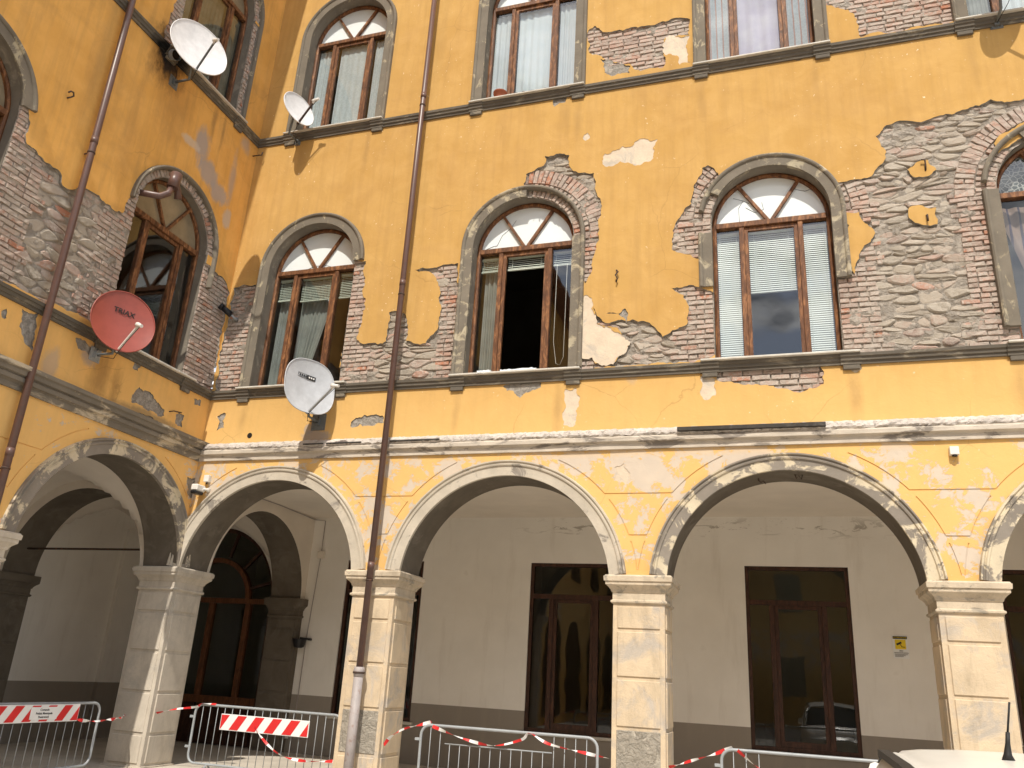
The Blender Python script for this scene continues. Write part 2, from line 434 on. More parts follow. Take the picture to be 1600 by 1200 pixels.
M['curtain_white'] = cloth_mat('white net curtain', (0.78, 0.85, 0.90), (0.88, 0.92, 0.95))
M['curtain_lilac'] = cloth_mat('lilac curtain', (0.74, 0.68, 0.88), (0.86, 0.82, 0.95))
M['curtain_pink'] = cloth_mat('white lace curtain with pink trim', (0.66, 0.72, 0.80), (0.82, 0.84, 0.88), 0.1, (3.2, (0.66, 0.42, 0.38)))
M['curtain_grey'] = cloth_mat('grey green curtain', (0.30, 0.32, 0.30), (0.44, 0.46, 0.43))
M['curtain_rose'] = cloth_mat('rose brown striped curtain', (0.40, 0.29, 0.25), (0.48, 0.35, 0.30), 0, (2.4, (0.12, 0.10, 0.16)))
M['curtain_lace'] = cloth_mat('white patterned lace', (0.62, 0.62, 0.60), (0.72, 0.72, 0.70), 0.85)
M['curtain_old'] = cloth_mat('stained grey green curtain', (0.17, 0.15, 0.10), (0.30, 0.28, 0.21))
M['blind'] = simple('pale green blind slat', (0.55, 0.60, 0.52), 0.5, var=0.08, scale=3, bump=0)
M['blind_white'] = simple('white blind slat', (0.66, 0.70, 0.68), 0.5, var=0.06, scale=3, bump=0)

def metal_mat(name, color, rough=0.45, rust=0.0):
    t = NT(name)
    P = t.wpos()
    n = t.noise(P, 7, 6, 0.65)
    c = t.mix(t.ramp(n, (0.35, 0.0), (0.7, 1.0)), tuple(x * 0.82 for x in color), color)
    if rust:
        c = t.mix(t.math('MULTIPLY', t.ramp(t.noise(P, 15, 6, 0.7), (0.55, 0.0), (0.64, 1.0)), rust), c, (0.22, 0.08, 0.03))
    t.bsdf(c, rough, 0.0, t.bump(n, 0.1, 0.005), 0.5)
    return t.m
M['pipe'] = metal_mat('brown painted downpipe', (0.135, 0.075, 0.062), 0.38, 0.3)
M['pipe_grey'] = metal_mat('pale grey cast iron pipe', (0.40, 0.36, 0.35), 0.6, 0.4)
M['zinc'] = metal_mat('galvanised steel', (0.36, 0.385, 0.40), 0.42)
M['zinc_dark'] = metal_mat('grey steel bracket', (0.16, 0.18, 0.19), 0.5, 0.2)
M['iron'] = metal_mat('rusty iron', (0.06, 0.035, 0.025), 0.8, 0.6)
M['dish_white'] = metal_mat('white dish', (0.78, 0.78, 0.79), 0.35)
M['dish_grey'] = metal_mat('light grey dish', (0.50, 0.52, 0.55), 0.35)
M['dish_red'] = metal_mat('brick red dish', (0.31, 0.066, 0.046), 0.4)
M['white_plastic'] = simple('white plastic', (0.72, 0.70, 0.66), 0.4, var=0.04, bump=0)
M['black_plastic'] = simple('black plastic', (0.015, 0.015, 0.017), 0.3, var=0.1, bump=0)
M['black'] = simple('black print', (0.02, 0.02, 0.02), 0.6, bump=0)
M['red'] = simple('reflective red', (0.62, 0.03, 0.03), 0.45, var=0.05, bump=0)
M['white'] = simple('reflective white', (0.78, 0.78, 0.77), 0.45, var=0.03, bump=0)
M['yellow'] = simple('yellow print', (0.75, 0.55, 0.03), 0.5, bump=0)
M['terracotta'] = simple('terracotta', (0.38, 0.12, 0.065), 0.8)
M['hole'] = simple('dark hole', (0.02, 0.016, 0.013), 1.0, bump=0)
M['asphalt'] = simple('grey courtyard paving', (0.48, 0.45, 0.40), 0.9, var=0.2, scale=2.0, bump=0.5)
M['pavestone'] = simple('worn gallery flagstone', (0.52, 0.47, 0.40), 0.8, var=0.15, scale=2.0, bump=0.3)
M['car_paint'] = simple('white car paint', (0.74, 0.72, 0.66), 0.25, var=0.02, bump=0, spec=0.5)
M['rubber'] = simple('black rubber', (0.02, 0.02, 0.02), 0.55, bump=0)
M['roof_tile'] = simple('clay roof tile', (0.30, 0.15, 0.09), 0.9, var=0.3, scale=5)
lamp = NT('lit tube'); em = lamp.node('ShaderNodeEmission'); em.inputs['Strength'].default_value = 2.5
em.inputs['Color'].default_value = (1, 0.93, 0.8, 1); lamp.put(lamp.out.inputs['Surface'], em.outputs[0]); M['lit'] = lamp.m

# ------------------------------------------------------------------ object helpers
def link(o, parent=None):
    COL.objects.link(o)
    if parent is not None:
        o.parent = parent
    return o
def obj(name, bm, mat, parent=None, smooth=False, label=None, kind=None):
    me = bpy.data.meshes.new(name)
    if isinstance(bm, bmesh.types.BMesh):
        bm.to_mesh(me); bm.free()
    else:
        me.from_pydata(*bm)
    for m in (mat if isinstance(mat, (list, tuple)) else [mat]):
        me.materials.append(M[m])
    if smooth:
        me.polygons.foreach_set('use_smooth', [True] * len(me.polygons))
    o = bpy.data.objects.new(name, me)
    link(o, parent)
    if label: o['label'] = label
    if kind: o['kind'] = kind
    return o
def empty(name, loc=(0, 0, 0), rz=0.0, parent=None):
    o = bpy.data.objects.new(name, None)
    o.empty_display_size = 0.1
    o.location = loc
    o.rotation_euler = (0, 0, rz)
    return link(o, parent)
def thing(name, label, cat, loc=(0, 0, 0), rz=0.0, group=None):
    o = empty(name, loc, rz)
    o['label'] = label; o['category'] = cat
    if group: o['group'] = group
    return o
def tag(o, label, cat, group=None):
    o['label'] = label; o['category'] = cat
    if group: o['group'] = group
    return o
def mat_between(a, b):
    a = Vector(a); b = Vector(b)
    return Matrix.Translation((a + b) / 2) @ (b - a).to_track_quat('Z', 'Y').to_matrix().to_4x4()
def box(bm, lo, hi, mi=0, rot=None, bev=0.0):
    r = bmesh.ops.create_cube(bm, size=1.0)
    vs = r['verts']
    c = [(lo[i] + hi[i]) / 2 for i in range(3)]; s = [abs(hi[i] - lo[i]) for i in range(3)]
    m = Matrix.Translation(c) @ (rot.to_4x4() if rot else Matrix()) @ Matrix.Diagonal((*s, 1))
    bmesh.ops.transform(bm, matrix=m, verts=vs)
    fs = {f for v in vs for f in v.link_faces}
    for f in fs: f.material_index = mi
    if bev:
        es = {e for v in vs for e in v.link_edges}
        r = bmesh.ops.bevel(bm, geom=list(es), offset=bev, segments=1, affect='EDGES')
        for f in r['faces']: f.material_index = mi
    return vs
def B():
    return bmesh.new()
def bx(lo, hi, bev=0.0):
    bm = B(); box(bm, lo, hi, bev=bev); return bm
def bar(bm, a, b, w, t, up=(0, -1, 0), mi=0):
    """rectangular bar a->b, w wide across, t thick along up"""
    a = Vector(a); b = Vector(b); z = (b - a).normalized(); y = Vector(up); y = (y - z * y.dot(z)).normalized(); x = y.cross(z)
    vs = []
    for p in (a, b):
        for sx, sy in ((-1, -1), (1, -1), (1, 1), (-1, 1)):
            vs.append(bm.verts.new(p + x * sx * w / 2 + y * sy * t / 2))
    for q in ((0, 1, 2, 3), (7, 6, 5, 4), (0, 4, 5, 1), (1, 5, 6, 2), (2, 6, 7, 3), (3, 7, 4, 0)):
        bm.faces.new([vs[i] for i in q]).material_index = mi
def tube(bm, pts, r, n=8, closed=False, caps=True, mi=0):
    pts = [Vector(p) for p in pts]
    rs = r if isinstance(r, (list, tuple)) else [r] * len(pts)
    rings = []
    N = len(pts)
    prevx = None
    for i, p in enumerate(pts):
        a = pts[(i - 1) % N] if (closed or i > 0) else p
        b = pts[(i + 1) % N] if (closed or i < N - 1) else p
        d = (b - a).normalized()
        if prevx is None:
            x = d.orthogonal().normalized()
        else:
            x = (prevx - d * prevx.dot(d)).normalized()
        prevx = x
        y = d.cross(x)
        rings.append([bm.verts.new(p + (x * cos(2 * pi * k / n) + y * sin(2 * pi * k / n)) * rs[i]) for k in range(n)])
    for i in range(N if closed else N - 1):
        A, Bq = rings[i], rings[(i + 1) % N]
        for k in range(n):
            f = bm.faces.new((A[k], A[(k + 1) % n], Bq[(k + 1) % n], Bq[k])); f.smooth = True; f.material_index = mi
    if caps and not closed:
        bm.faces.new(rings[0][::-1]).material_index = mi
        bm.faces.new(rings[-1]).material_index = mi
def tb(pts, r, n=8, **k):
    bm = B(); tube(bm, pts, r, n, **k); return bm
def sweep(bm, path, prof, closed_prof=False, mi=0, caps=True):
    """path: list of (pos, outward) frames on a facade; prof: list of (offset outward, depth d)"""
    rings = []
    for (p, o) in path:
        rings.append([bm.verts.new((p[0] + o[0] * a, d, p[1] + o[1] * a)) for a, d in prof])
    n = len(prof)
    for i in range(len(rings) - 1):
        for k in range(n if closed_prof else n - 1):
            f = bm.faces.new((rings[i][k], rings[i][(k + 1) % n], rings[i + 1][(k + 1) % n], rings[i + 1][k]))
            f.material_index = mi
    if caps:
        bm.faces.new(rings[0]); bm.faces.new(rings[-1][::-1])
def straight(bm, u0, u1, prof, step=None, jit=0.0, caps=True):
    """profile (d, z) swept along u"""
    n = max(1, int((u1 - u0) / step)) if step else 1
    rings = []
    for i in range(n + 1):
        u = u0 + (u1 - u0) * i / n
        rings.append([bm.verts.new((u, d + (random.uniform(-jit, jit) if jit else 0), z + (random.uniform(-jit, jit) * 0.6 if jit else 0))) for d, z in prof])
    k = len(prof)
    for i in range(n):
        for j in range(k - 1):
            bm.faces.new((rings[i][j], rings[i][j + 1], rings[i + 1][j + 1], rings[i + 1][j]))
    if caps:
        bm.faces.new(rings[0]); bm.faces.new(rings[-1][::-1])

# ------------------------------------------------------------------ polygons
def inside(p, poly):
    x, z = p; c = False; j = len(poly) - 1
    for i in range(len(poly)):
        xi, zi = poly[i]; xj, zj = poly[j]
        if (zi > z) != (zj > z) and x < (xj - xi) * (z - zi) / (zj - zi) + xi:
            c = not c
        j = i
    return c
def rough(poly, seg=0.05, amp=0.20, rnd=None):
    """fracture a traced outline"""
    rnd = rnd or random
    def sub(a, b):
        L = hypot(b[0] - a[0], b[1] - a[1])
        if L < seg: return [a]
        t = rnd.uniform(0.4, 0.6); k = rnd.uniform(-1, 1) * amp * min(L, 0.22)
        m = (a[0] + (b[0] - a[0]) * t - (b[1] - a[1]) / L * k, a[1] + (b[1] - a[1]) * t + (b[0] - a[0]) / L * k)
        return sub(a, m) + sub(m, b)
    out = []
    for i in range(len(poly)):
        out += sub(poly[i], poly[(i + 1) % len(poly)])
    return out
def arch_poly(uc, half, z0, zc, R, n=40):
    p = [(uc - half, z0), (uc + half, z0)]
    for i in range(n + 1):
        a = pi * i / n
        p.append((uc + R * cos(a), zc + R * sin(a)))
    return p

from mathutils import noise as mnoise
def mort(u, z):
    a = mnoise.fractal(Vector((u * 6.5, 3.1, z * 9.0)), 1.0, 2.0, 4)
    b = mnoise.noise(Vector((u * 1.3, 8.1, z * 1.7)))
    return min(0.040, max(0.0, 0.004 + 0.030 * a + 0.022 * b))
DEPTH = {'plaster': 0.0, 'cream': 0.007, 'grey': 0.016, 'mas': 0.05, 'groove': 0.010}
MATI = {'plaster': 0, 'cream': 1, 'grey': 2, 'groove': 0}
def facade(bld, u0, u1, z0, z1, loops, mats):
    """loops: (class, polygon, depth of opening) painted in order; later wins"""
    vs = [(u0, z0), (u1, z0), (u1, z1), (u0, z1)]; es = [(0, 1), (1, 2), (2, 3), (3, 0)]
    for cl, poly, dd in loops:
        s = len(vs); vs += poly; es += [(s + i, s + (i + 1) % len(poly)) for i in range(len(poly))]
    taken = [q for c_, q, _ in loops if c_ == 'mas']
    for q in taken:                             # inner points so the mortar bed can be modelled uneven
        a0, a1, b0, b1 = min(p[0] for p in q), max(p[0] for p in q), min(p[1] for p in q), max(p[1] for p in q)
        st = 0.045
        for i in range(int((a1 - a0) / st)):
            for j in range(int((b1 - b0) / st)):
                p = (a0 + (i + 0.5 + random.uniform(-.3, .3)) * st, b0 + (j + 0.5 + random.uniform(-.3, .3)) * st)
                if u0 < p[0] < u1 and inside(p, q): vs.append(p)
    V, E_, F, *_ = delaunay_2d_cdt([Vector(v) for v in vs], es, [], 0, 1e-5)
    V = [(v.x, v.y) for v in V]
    bbs = [(min(p[0] for p in q), max(p[0] for p in q), min(p[1] for p in q), max(p[1] for p in q)) for _, q, _ in loops]
    cls = []
    for f in F:
        c = (sum(V[i][0] for i in f) / 3, sum(V[i][1] for i in f) / 3)
        k = 'plaster'; d = 0.0
        if not (u0 < c[0] < u1 and z0 < c[1] < z1):
            cls.append(('out', 0)); continue
        for (cl, poly, dd), b in zip(loops, bbs):
            if b[0] <= c[0] <= b[1] and b[2] <= c[1] <= b[3] and inside(c, poly):
                k = cl; d = dd
        cls.append((k, d if k == 'open' else DEPTH[k]))
    bm = B(); bmm = B(); cache = {}; cm = {}
    def vert(i, d):
        if (i, d) not in cache: cache[(i, d)] = bm.verts.new((V[i][0], d, V[i][1]))
        return cache[(i, d)]
    edge = {}
    for f, (k, d) in zip(F, cls):
        for a, b in ((f[0], f[1]), (f[1], f[2]), (f[2], f[0])):
            edge.setdefault((min(a, b), max(a, b)), []).append((k, d))
        if k in ('out', 'open'): continue
        if k == 'mas':
            for i in f:
                if i not in cm: cm[i] = bmm.verts.new((V[i][0], d - mort(V[i][0], V[i][1]), V[i][1]))
            bmm.faces.new([cm[i] for i in f]); continue
        bm.faces.new([vert(i, d) for i in f]).material_index = MATI[k]
    for (a, b), ks in edge.items():
        if len(ks) != 2: continue
        (k1, d1), (k2, d2) = ks
        if d1 == d2 or 'out' in (k1, k2): continue
        lo, hi = min(d1, d2), max(d1, d2)
        kk = k1 if d1 > d2 else k2; sh = k2 if d1 > d2 else k1
        if kk == 'open':
            mi = 3 if hi < 0.5 else 4
            if sh == 'mas': lo = 0.05
        elif kk == 'mas': mi = 2
        elif kk == 'cream': mi = 1
        elif kk == 'grey': mi = 2
        else: mi = 0
        q = [vert(a, lo), vert(b, lo), vert(b, hi), vert(a, hi)]
        try: bm.faces.new(q).material_index = mi
        except ValueError: pass
    o = obj('plaster', bm, mats, bld)
    while len(bmm.faces):                       # one mortar bed to each bared patch
        bmm.faces.ensure_lookup_table()
        seen = {bmm.faces[0]}; todo = [bmm.faces[0]]
        while todo:
            f = todo.pop()
            for e in f.edges:
                for g_ in e.link_faces:
                    if g_ not in seen: seen.add(g_); todo.append(g_)
        idx = {}; V_ = []; F_ = []
        for f in seen:
            q = []
            for v in f.verts:
                if v not in idx: idx[v] = len(V_); V_.append(v.co.copy())
                q.append(idx[v])
            F_.append(q)
        bmesh.ops.delete(bmm, geom=list(seen), context='FACES')
        obj('mortar_bed', (V_, [], F_), 'mortar', bld)
    bmm.free()
    return o, None

# ------------------------------------------------------------------ masonry pieces
def brick_mesh(seed):
    r = random.Random(seed)
    bm = B()
    # unit brick: width x, height z, depth -y (front at y=0 .. back y=1)
    nx = 3
    front = []; mid = []; back = []
    for k, (ins, y) in enumerate(((0.06, 0.0), (0.0, 0.35), (0.0, 1.0))):
        ring = []
        pts = []
        ix = ins * 0.5; iz = ins * 1.4
        for i in range(nx + 1): pts.append((-0.5 + ix + (1 - 2 * ix) * i / nx, -0.5 + iz))
        for i in range(nx + 1): pts.append((0.5 - ix - (1 - 2 * ix) * i / nx, 0.5 - iz))
        for (x, z) in pts:
            ring.append((x + r.uniform(-0.018, 0.018), y + (r.uniform(-0.08, 0.14) if k == 0 else 0), z + r.uniform(-0.06, 0.06)))
        (front if k == 0 else mid if k == 1 else back).extend(ring)
    n = len(front)
    F = [bm.verts.new(p) for p in front]; Mv = [bm.verts.new(p) for p in mid]; Bk = [bm.verts.new(p) for p in back]
    for i in range(nx):
        bm.faces.new((F[i], F[i + 1], F[n - 2 - i], F[n - 1 - i]))
    for i in range(n):
        j = (i + 1) % n
        bm.faces.new((F[j], F[i], Mv[i], Mv[j])); bm.faces.new((Mv[j], Mv[i], Bk[i], Bk[j]))
    me = bpy.data.meshes.new('brick')
    bm.to_mesh(me); bm.free()
    me.materials.append(M['brick'])
    return me
BRICKS = [brick_mesh(i) for i in range(12)]

def stone_geo(poly, d0, h, r):
    """poly in (u,z); returns verts, faces: domed irregular stone"""
    n = len(poly); cx = sum(p[0] for p in poly) / n; cz = sum(p[1] for p in poly) / n
    vs = []; fs = []
    tilt = r.uniform(-0.35, 0.35) * h, r.uniform(-0.35, 0.35) * h
    w = max(abs(p[0] - cx) for p in poly); hh = max(abs(p[1] - cz) for p in poly)
    for s, d in ((1.03, d0), (0.95, d0 - h * 0.55), (0.74, d0 - h)):
        for p in poly:
            ex = (p[0] - cx) / w; ez = (p[1] - cz) / hh
            dd = d + (tilt[0] * ex + tilt[1] * ez if s < 1 else 0) + (r.uniform(-0.12, 0.12) * h if s < 0.9 else 0)
            vs.append((cx + (p[0] - cx) * s, dd, cz + (p[1] - cz) * s))
    for k in range(2):
        for i in range(n):
            j = (i + 1) % n
            fs.append((k * n + i, k * n + j, (k + 1) * n + j, (k + 1) * n + i))
    vs.append((cx + r.uniform(-.2, .2) * w, d0 - h * r.uniform(0.9, 1.15), cz + r.uniform(-.2, .2) * hh))
    for i in range(n):
        fs.append((2 * n + i, 2 * n + (i + 1) % n, 3 * n))
    return vs, fs, (cx, cz), w * hh

def voronoi_cells(bb, dx, dz, r, drop=0.38):
    """flat irregular rubble cells over bb"""
    pts = []
    nz = int((bb[3] - bb[2]) / dz) + 3
    for j in range(-1, nz):
        z = bb[2] + j * dz
        k = r.uniform(0.75, 1.35)
        nx = int((bb[1] - bb[0]) / (dx * k)) + 3
        for i in range(-1, nx):
            if r.random() < drop: continue
            pts.append((bb[0] + (i + 0.5 * (j % 2)) * dx * k + r.uniform(-.5, .5) * dx, z + r.uniform(-.5, .5) * dz))
    A = dz / dx * 1.15
    arr = np.array([(p[0] * A, p[1]) for p in pts])
    cells = []
    for i, p in enumerate(arr):
        d2 = ((arr - p) ** 2).sum(1); order = np.argsort(d2)[1:16]
        R = dz * 1.9
        poly = [(p[0] - R, p[1] - R), (p[0] + R, p[1] - R), (p[0] + R, p[1] + R), (p[0] - R, p[1] + R)]
        for q in order:
            q = arr[q]; m = (p + q) / 2; n = q - p
            new = []
            for k in range(len(poly)):
                a = poly[k]; b = poly[(k + 1) % len(poly)]
                da = (a[0] - m[0]) * n[0] + (a[1] - m[1]) * n[1]; db = (b[0] - m[0]) * n[0] + (b[1] - m[1]) * n[1]
                if da <= 0: new.append(a)
                if (da < 0) != (db < 0) and abs(da - db) > 1e-12:
                    t = da / (da - db); new.append((a[0] + (b[0] - a[0]) * t, a[1] + (b[1] - a[1]) * t))
            poly = new
            if len(poly) < 3: break
        if len(poly) < 4: continue
        c = (sum(a[0] for a in poly) / len(poly), sum(a[1] for a in poly) / len(poly))
        out = []
        for a in poly:
            if out and hypot(a[0] / A - out[-1][0], a[1] - out[-1][1]) < 0.012: continue
            out.append((a[0] / A, a[1]))
        if len(out) < 4: continue
        cx, cz = c[0] / A, c[1]
        g = 0.004 + r.random() * 0.006
        o2 = []
        for a in out:
            dxx = a[0] - cx; dzz = a[1] - cz
            o2.append((a[0] - math.copysign(min(g, abs(dxx) * .5), dxx) + r.uniform(-.007, .007), a[1] - math.copysign(min(g, abs(dzz) * .5), dzz) + r.uniform(-.005, .005)))
        # knock the sharp corners off: cut each corner once
        o3 = []
        for i in range(len(o2)):
            a = o2[i - 1]; b = o2[i]; c2 = o2[(i + 1) % len(o2)]; k = r.uniform(0.18, 0.34)
            o3.append((b[0] + (a[0] - b[0]) * k, b[1] + (a[1] - b[1]) * k)); o3.append((b[0] + (c2[0] - b[0]) * k, b[1] + (c2[1] - b[1]) * k))
        cells.append([o3[i] for i in range(len(o3)) if hypot(o3[i][0] - o3[i - 1][0], o3[i][1] - o3[i - 1][1]) > 0.008])
    return [c for c in cells if len(c) >= 4]

class Masonry:
    """collects the bricks and stones bared on one wing, then builds the 300 that show largest one by one"""
    def __init__(self, bld, patches, holes, openings, rz):
        self.b = []; self.s = []; self.bld = bld; self.patches = patches; self.holes = holes; self.op = openings; self.rz = rz
        self.seed = random.Random(11 if rz == 0 else 23)
    def shows(self, pts):
        hit = False
        for p in pts:
            if any(inside(p, q) for q in self.patches): hit = True; break
        if not hit: return False
        c = (sum(p[0] for p in pts) / len(pts), sum(p[1] for p in pts) / len(pts))
        if any(inside(c, q) for q in self.holes): return False
        for (uc, z0) in self.op:      # window opening
            for p in pts:
                zc = z0 + 2.17
                if z0 - 0.01 < p[1] and abs(p[0] - uc) < 0.80 and (p[1] < zc or hypot(p[0] - uc, p[1] - zc) < 0.80):
                    return False
        return True
    def brick(self, u, z, w, h, ang=0.0, proud=None):
        ca, sa = cos(ang), sin(ang)
        pts = [(u, z)] + [(u + ca * x * w / 2 - sa * y * h / 2, z + sa * x * w / 2 + ca * y * h / 2) for x, y in ((-1, -1), (1, -1), (1, 1), (-1, 1))]
        if self.shows(pts):
            self.b.append((u, z, w, h, ang, self.seed.uniform(0.012, 0.034) if proud is None else proud))
    def rows(self, u0, u1, z0, z1, course=0.074, L=0.245, tooth=0.0, tilt=0.0):
        r = self.seed; z = z0; j = 0
        while z < z1 - 0.03:
            a = u0 - (r.uniform(0, tooth) if tooth < 0 else 0); a = u0
            e = u1
            if tooth > 0: e = u1 + r.choice((0, 0, 1, 1)) * tooth * r.uniform(0.6, 1)
            if tooth < 0: a = u0 + r.choice((0, 0, 1, 1)) * tooth * r.uniform(0.6, 1)
            x = e if tooth < 0 else a
            k = 0
            while (x > a + 0.05) if tooth < 0 else (x < e - 0.05):
                w = L if (j + (k > 0)) % 2 or k > 0 and r.random() < 0.75 else L * 0.5
                w *= r.uniform(0.92, 1.06)
                w = min(w, (x - a) if tooth < 0 else (e - x))
                c = x - w / 2 if tooth < 0 else x + w / 2
                if w > 0.05: self.brick(c, z + course / 2 + r.uniform(-.004, .004), w - 0.012, course - 0.013 + r.uniform(-.004, .003), r.uniform(-.02, .02) + tilt)
                x += -w if tooth < 0 else w
                k += 1
            z += course; j += 1
    def arch(self, uc, zc, r0, rings, a0=0.0, a1=pi, L=0.25, step=0.078):
        r = self.seed
        for k in range(rings):
            rm = r0 + L * (k + 0.5)
            n = int((a1 - a0) * rm / step)
            for i in range(n):
                a = a0 + (a1 - a0) * (i + 0.5) / n
                if r.random() < 0.35:
                    self.brick(uc + (rm - L / 4) * cos(a), zc + (rm - L / 4) * sin(a), L / 2 - 0.012, step - 0.016, a)
                    self.brick(uc + (rm + L / 4) * cos(a), zc + (rm + L / 4) * sin(a), L / 2 - 0.012, step - 0.016, a)
                else:
                    self.brick(uc + rm * cos(a), zc + rm * sin(a), L - 0.012, step - 0.016 + 0.012 * k, a + r.uniform(-.02, .02))
    def rubble(self, bb, skip, dx=0.22, dz=0.072, brickish=0.14):
        r = self.seed
        for c in voronoi_cells(bb, dx, dz, r):
            cc = (sum(p[0] for p in c) / len(c), sum(p[1] for p in c) / len(c))
            if skip(cc): continue
            if self.shows(c + [cc]):
                self.s.append((c, r.uniform(0.010, 0.036), r.random() < brickish))
    def world(self, u, z):
        return Vector((u, 0, z)) if self.rz == 0 else Vector((0, u, z))
    def seen(self, u, z, area):
        w = self.world(u, z)
        v = CAM - w
        px = cam_px(w)
        if px is None: return 0
        n = Vector((0, -1, 0)) if self.rz == 0 else Vector((1, 0, 0))
        return area * max(0.05, n.dot(v.normalized())) / v.length_squared
    def build(self):
        b = sorted(self.b, key=lambda q: -self.seen(q[0], q[1], q[2] * q[3]))
        for q in b[:300]:
            o = bpy.data.objects.new('brick', self.seed.choice(BRICKS))
            u, z, w, h, ang, f = q
            o.location = (u, f, z); o.rotation_euler = (0, -ang, 0); o.scale = (w, 0.06, h)
            link(o, self.bld)
        if b[300:]:
            V = []; F = []
            for u, z, w, h, ang, f in b[300:]:
                me = self.seed.choice(BRICKS); s = len(V); ca, sa = cos(ang), sin(ang)
                for v in me.vertices:
                    x, y, zz = v.co.x * w, v.co.y * 0.06, v.co.z * h
                    V.append((u + ca * x - sa * zz, f + y, z + sa * x + ca * zz))
                F += [tuple(s + i for i in p.vertices) for p in me.polygons]
            obj('bricks', (V, [], F), 'brick', self.bld, kind='stuff')
        st = []
        for c, h, bk in self.s:
            vs, fs, ce, ar = stone_geo(c, 0.052, h, self.seed)
            st.append((self.seen(ce[0], ce[1], ar), vs, fs, ce, bk))
        st.sort(key=lambda q: -q[0])
        for sc, vs, fs, ce, bk in st[:300]:
            o = obj('stone', ([(v[0] - ce[0], v[1], v[2] - ce[1]) for v in vs], [], fs), 'brick' if bk else 'stone', self.bld)
            o.location = (ce[0], 0, ce[1])
        if st[300:]:
            V = []; F = []
            for sc, vs, fs, ce, bk in st[300:]:
                s = len(V); V += vs; F += [tuple(s + i for i in f) for f in fs]
            obj('rubble_stones', (V, [], F), 'stone', self.bld, kind='stuff')
        print('masonry', len(self.b), len(self.s))
_Ri = _R.transposed()
def cam_px(w):
    c = _Ri @ (Vector(w) - CAM)
    if c.z > -0.1: return None
    x = 800 + 1275.9 * c.x / -c.z; y = 600 - 1275.9 * c.y / -c.z
    return (x, y) if -40 < x < 1640 and -40 < y < 1240 else None
def in_view(w):
    return cam_px(w) is not None

# ------------------------------------------------------------------ where the render has fallen off (facade coordinates, metres)
MP = {'P1':[(2.253,8.005),(2.579,7.969),(2.566,7.71),(2.603,7.335),(2.656,7.284),(2.677,7.122),(2.644,6.932),(2.602,6.734),(2.585,6.602),(2.655,6.508),(2.805,6.486),(2.978,6.451),(3.117,6.495),(3.132,6.747),(3.115,6.993),(3.248,7.004),(3.413,6.922),(3.451,6.776),(3.461,6.481),(3.587,6.428),(3.804,6.412),(3.868,6.525),(3.994,6.677),(4.006,6.893),(3.963,7.117),(3.97,7.283),(3.882,7.516),(3.736,7.657),(3.485,7.706),(3.617,7.738),(3.95,7.737),(4.233,7.751),(4.335,5.792),(2.338,5.758)],'P0':[(0.044,7.726),(0.207,7.759),(0.543,7.762),(0.661,5.828),(0.062,5.77),(0.063,6.064),(0.044,6.585),(0.063,7.056),(0.083,7.599)],'P2':[(5.244,9.065),(5.278,9.239),(5.466,9.33),(5.59,9.395),(5.574,9.531),(5.775,9.546),(5.977,9.489),(5.994,9.271),(6.133,9.131),(6.389,9.091),(6.415,8.832),(6.5,8.614),(6.514,8.387),(6.48,8.146),(6.495,7.891),(6.44,7.712),(6.395,7.524),(6.334,7.264),(6.297,7.183),(6.264,7.324),(6.245,7.648),(6.072,7.832),(5.927,8.239),(5.705,8.669),(5.384,8.831)],'P3':[(8.033,8.927),(8.117,8.958),(8.261,8.802),(8.374,8.62),(8.181,8.215),(8.168,7.409),(7.892,7.43),(7.577,7.602),(7.597,7.81),(7.627,8.02),(7.722,8.169),(7.863,8.334),(7.895,8.526),(7.964,8.737)],'P4':[(6.431,6.805),(6.482,6.657),(6.607,6.525),(6.672,6.509),(6.793,6.55),(7.005,6.542),(7.206,6.485),(7.296,6.418),(7.43,6.241),(7.564,6.328),(7.767,6.399),(7.773,6.743),(7.73,6.857),(7.57,6.984),(7.714,6.98),(7.84,7.007),(8.015,6.92),(8.187,6.804),(8.247,5.933),(7.861,5.828),(6.202,5.799),(6.233,6.033),(6.43,6.0),(6.479,5.899),(6.773,5.909),(6.809,5.994),(6.935,6.093),(6.971,6.188),(6.86,6.295),(6.794,6.429),(6.654,6.461),(6.484,6.525)],'P5':[(9.719,8.419),(9.951,8.394),(10.094,8.415),(10.257,8.411),(10.316,8.433),(10.41,8.574),(10.518,8.693),(10.53,8.817),(10.469,8.965),(10.421,9.069),(10.53,9.19),(10.659,9.243),(10.942,9.224),(11.268,9.271),(11.509,9.3),(11.748,9.34),(11.897,9.418),(11.998,9.366),(12.208,9.337),(12.325,9.366),(13.009,9.253),(13.187,7.76),(12.715,5.704),(9.92,5.746),(9.614,5.767),(9.613,6.878)],'P6':[(8.139,5.708),(8.408,5.746),(8.656,5.748),(9.14,5.744),(9.415,5.708),(9.501,5.596),(9.489,5.42),(9.315,5.377),(9.156,5.324),(8.922,5.389),(8.644,5.467),(8.234,5.518),(8.144,5.569)],'P7':[(6.26,11.946),(6.347,11.994),(6.48,11.828),(6.675,11.809),(6.941,11.814),(7.205,11.792),(7.361,11.781),(7.568,11.811),(7.824,11.802),(7.904,11.757),(7.889,11.437),(7.514,11.484),(7.482,11.272),(7.51,11.011),(7.459,10.883),(7.102,10.895),(6.946,11.068),(6.684,11.163),(6.523,11.263),(6.468,11.327),(6.306,11.402),(6.25,11.48)],'P8':[(9.993,12.393),(9.935,11.542),(10.065,11.46),(10.239,11.38),(10.32,11.275),(10.364,11.047),(10.373,10.829),(11.517,10.798),(11.688,10.85),(11.644,11.939)],'P9':[(9.262,10.755),(9.474,10.768),(9.663,10.739),(9.646,10.611),(9.463,10.591),(9.375,10.646)]}
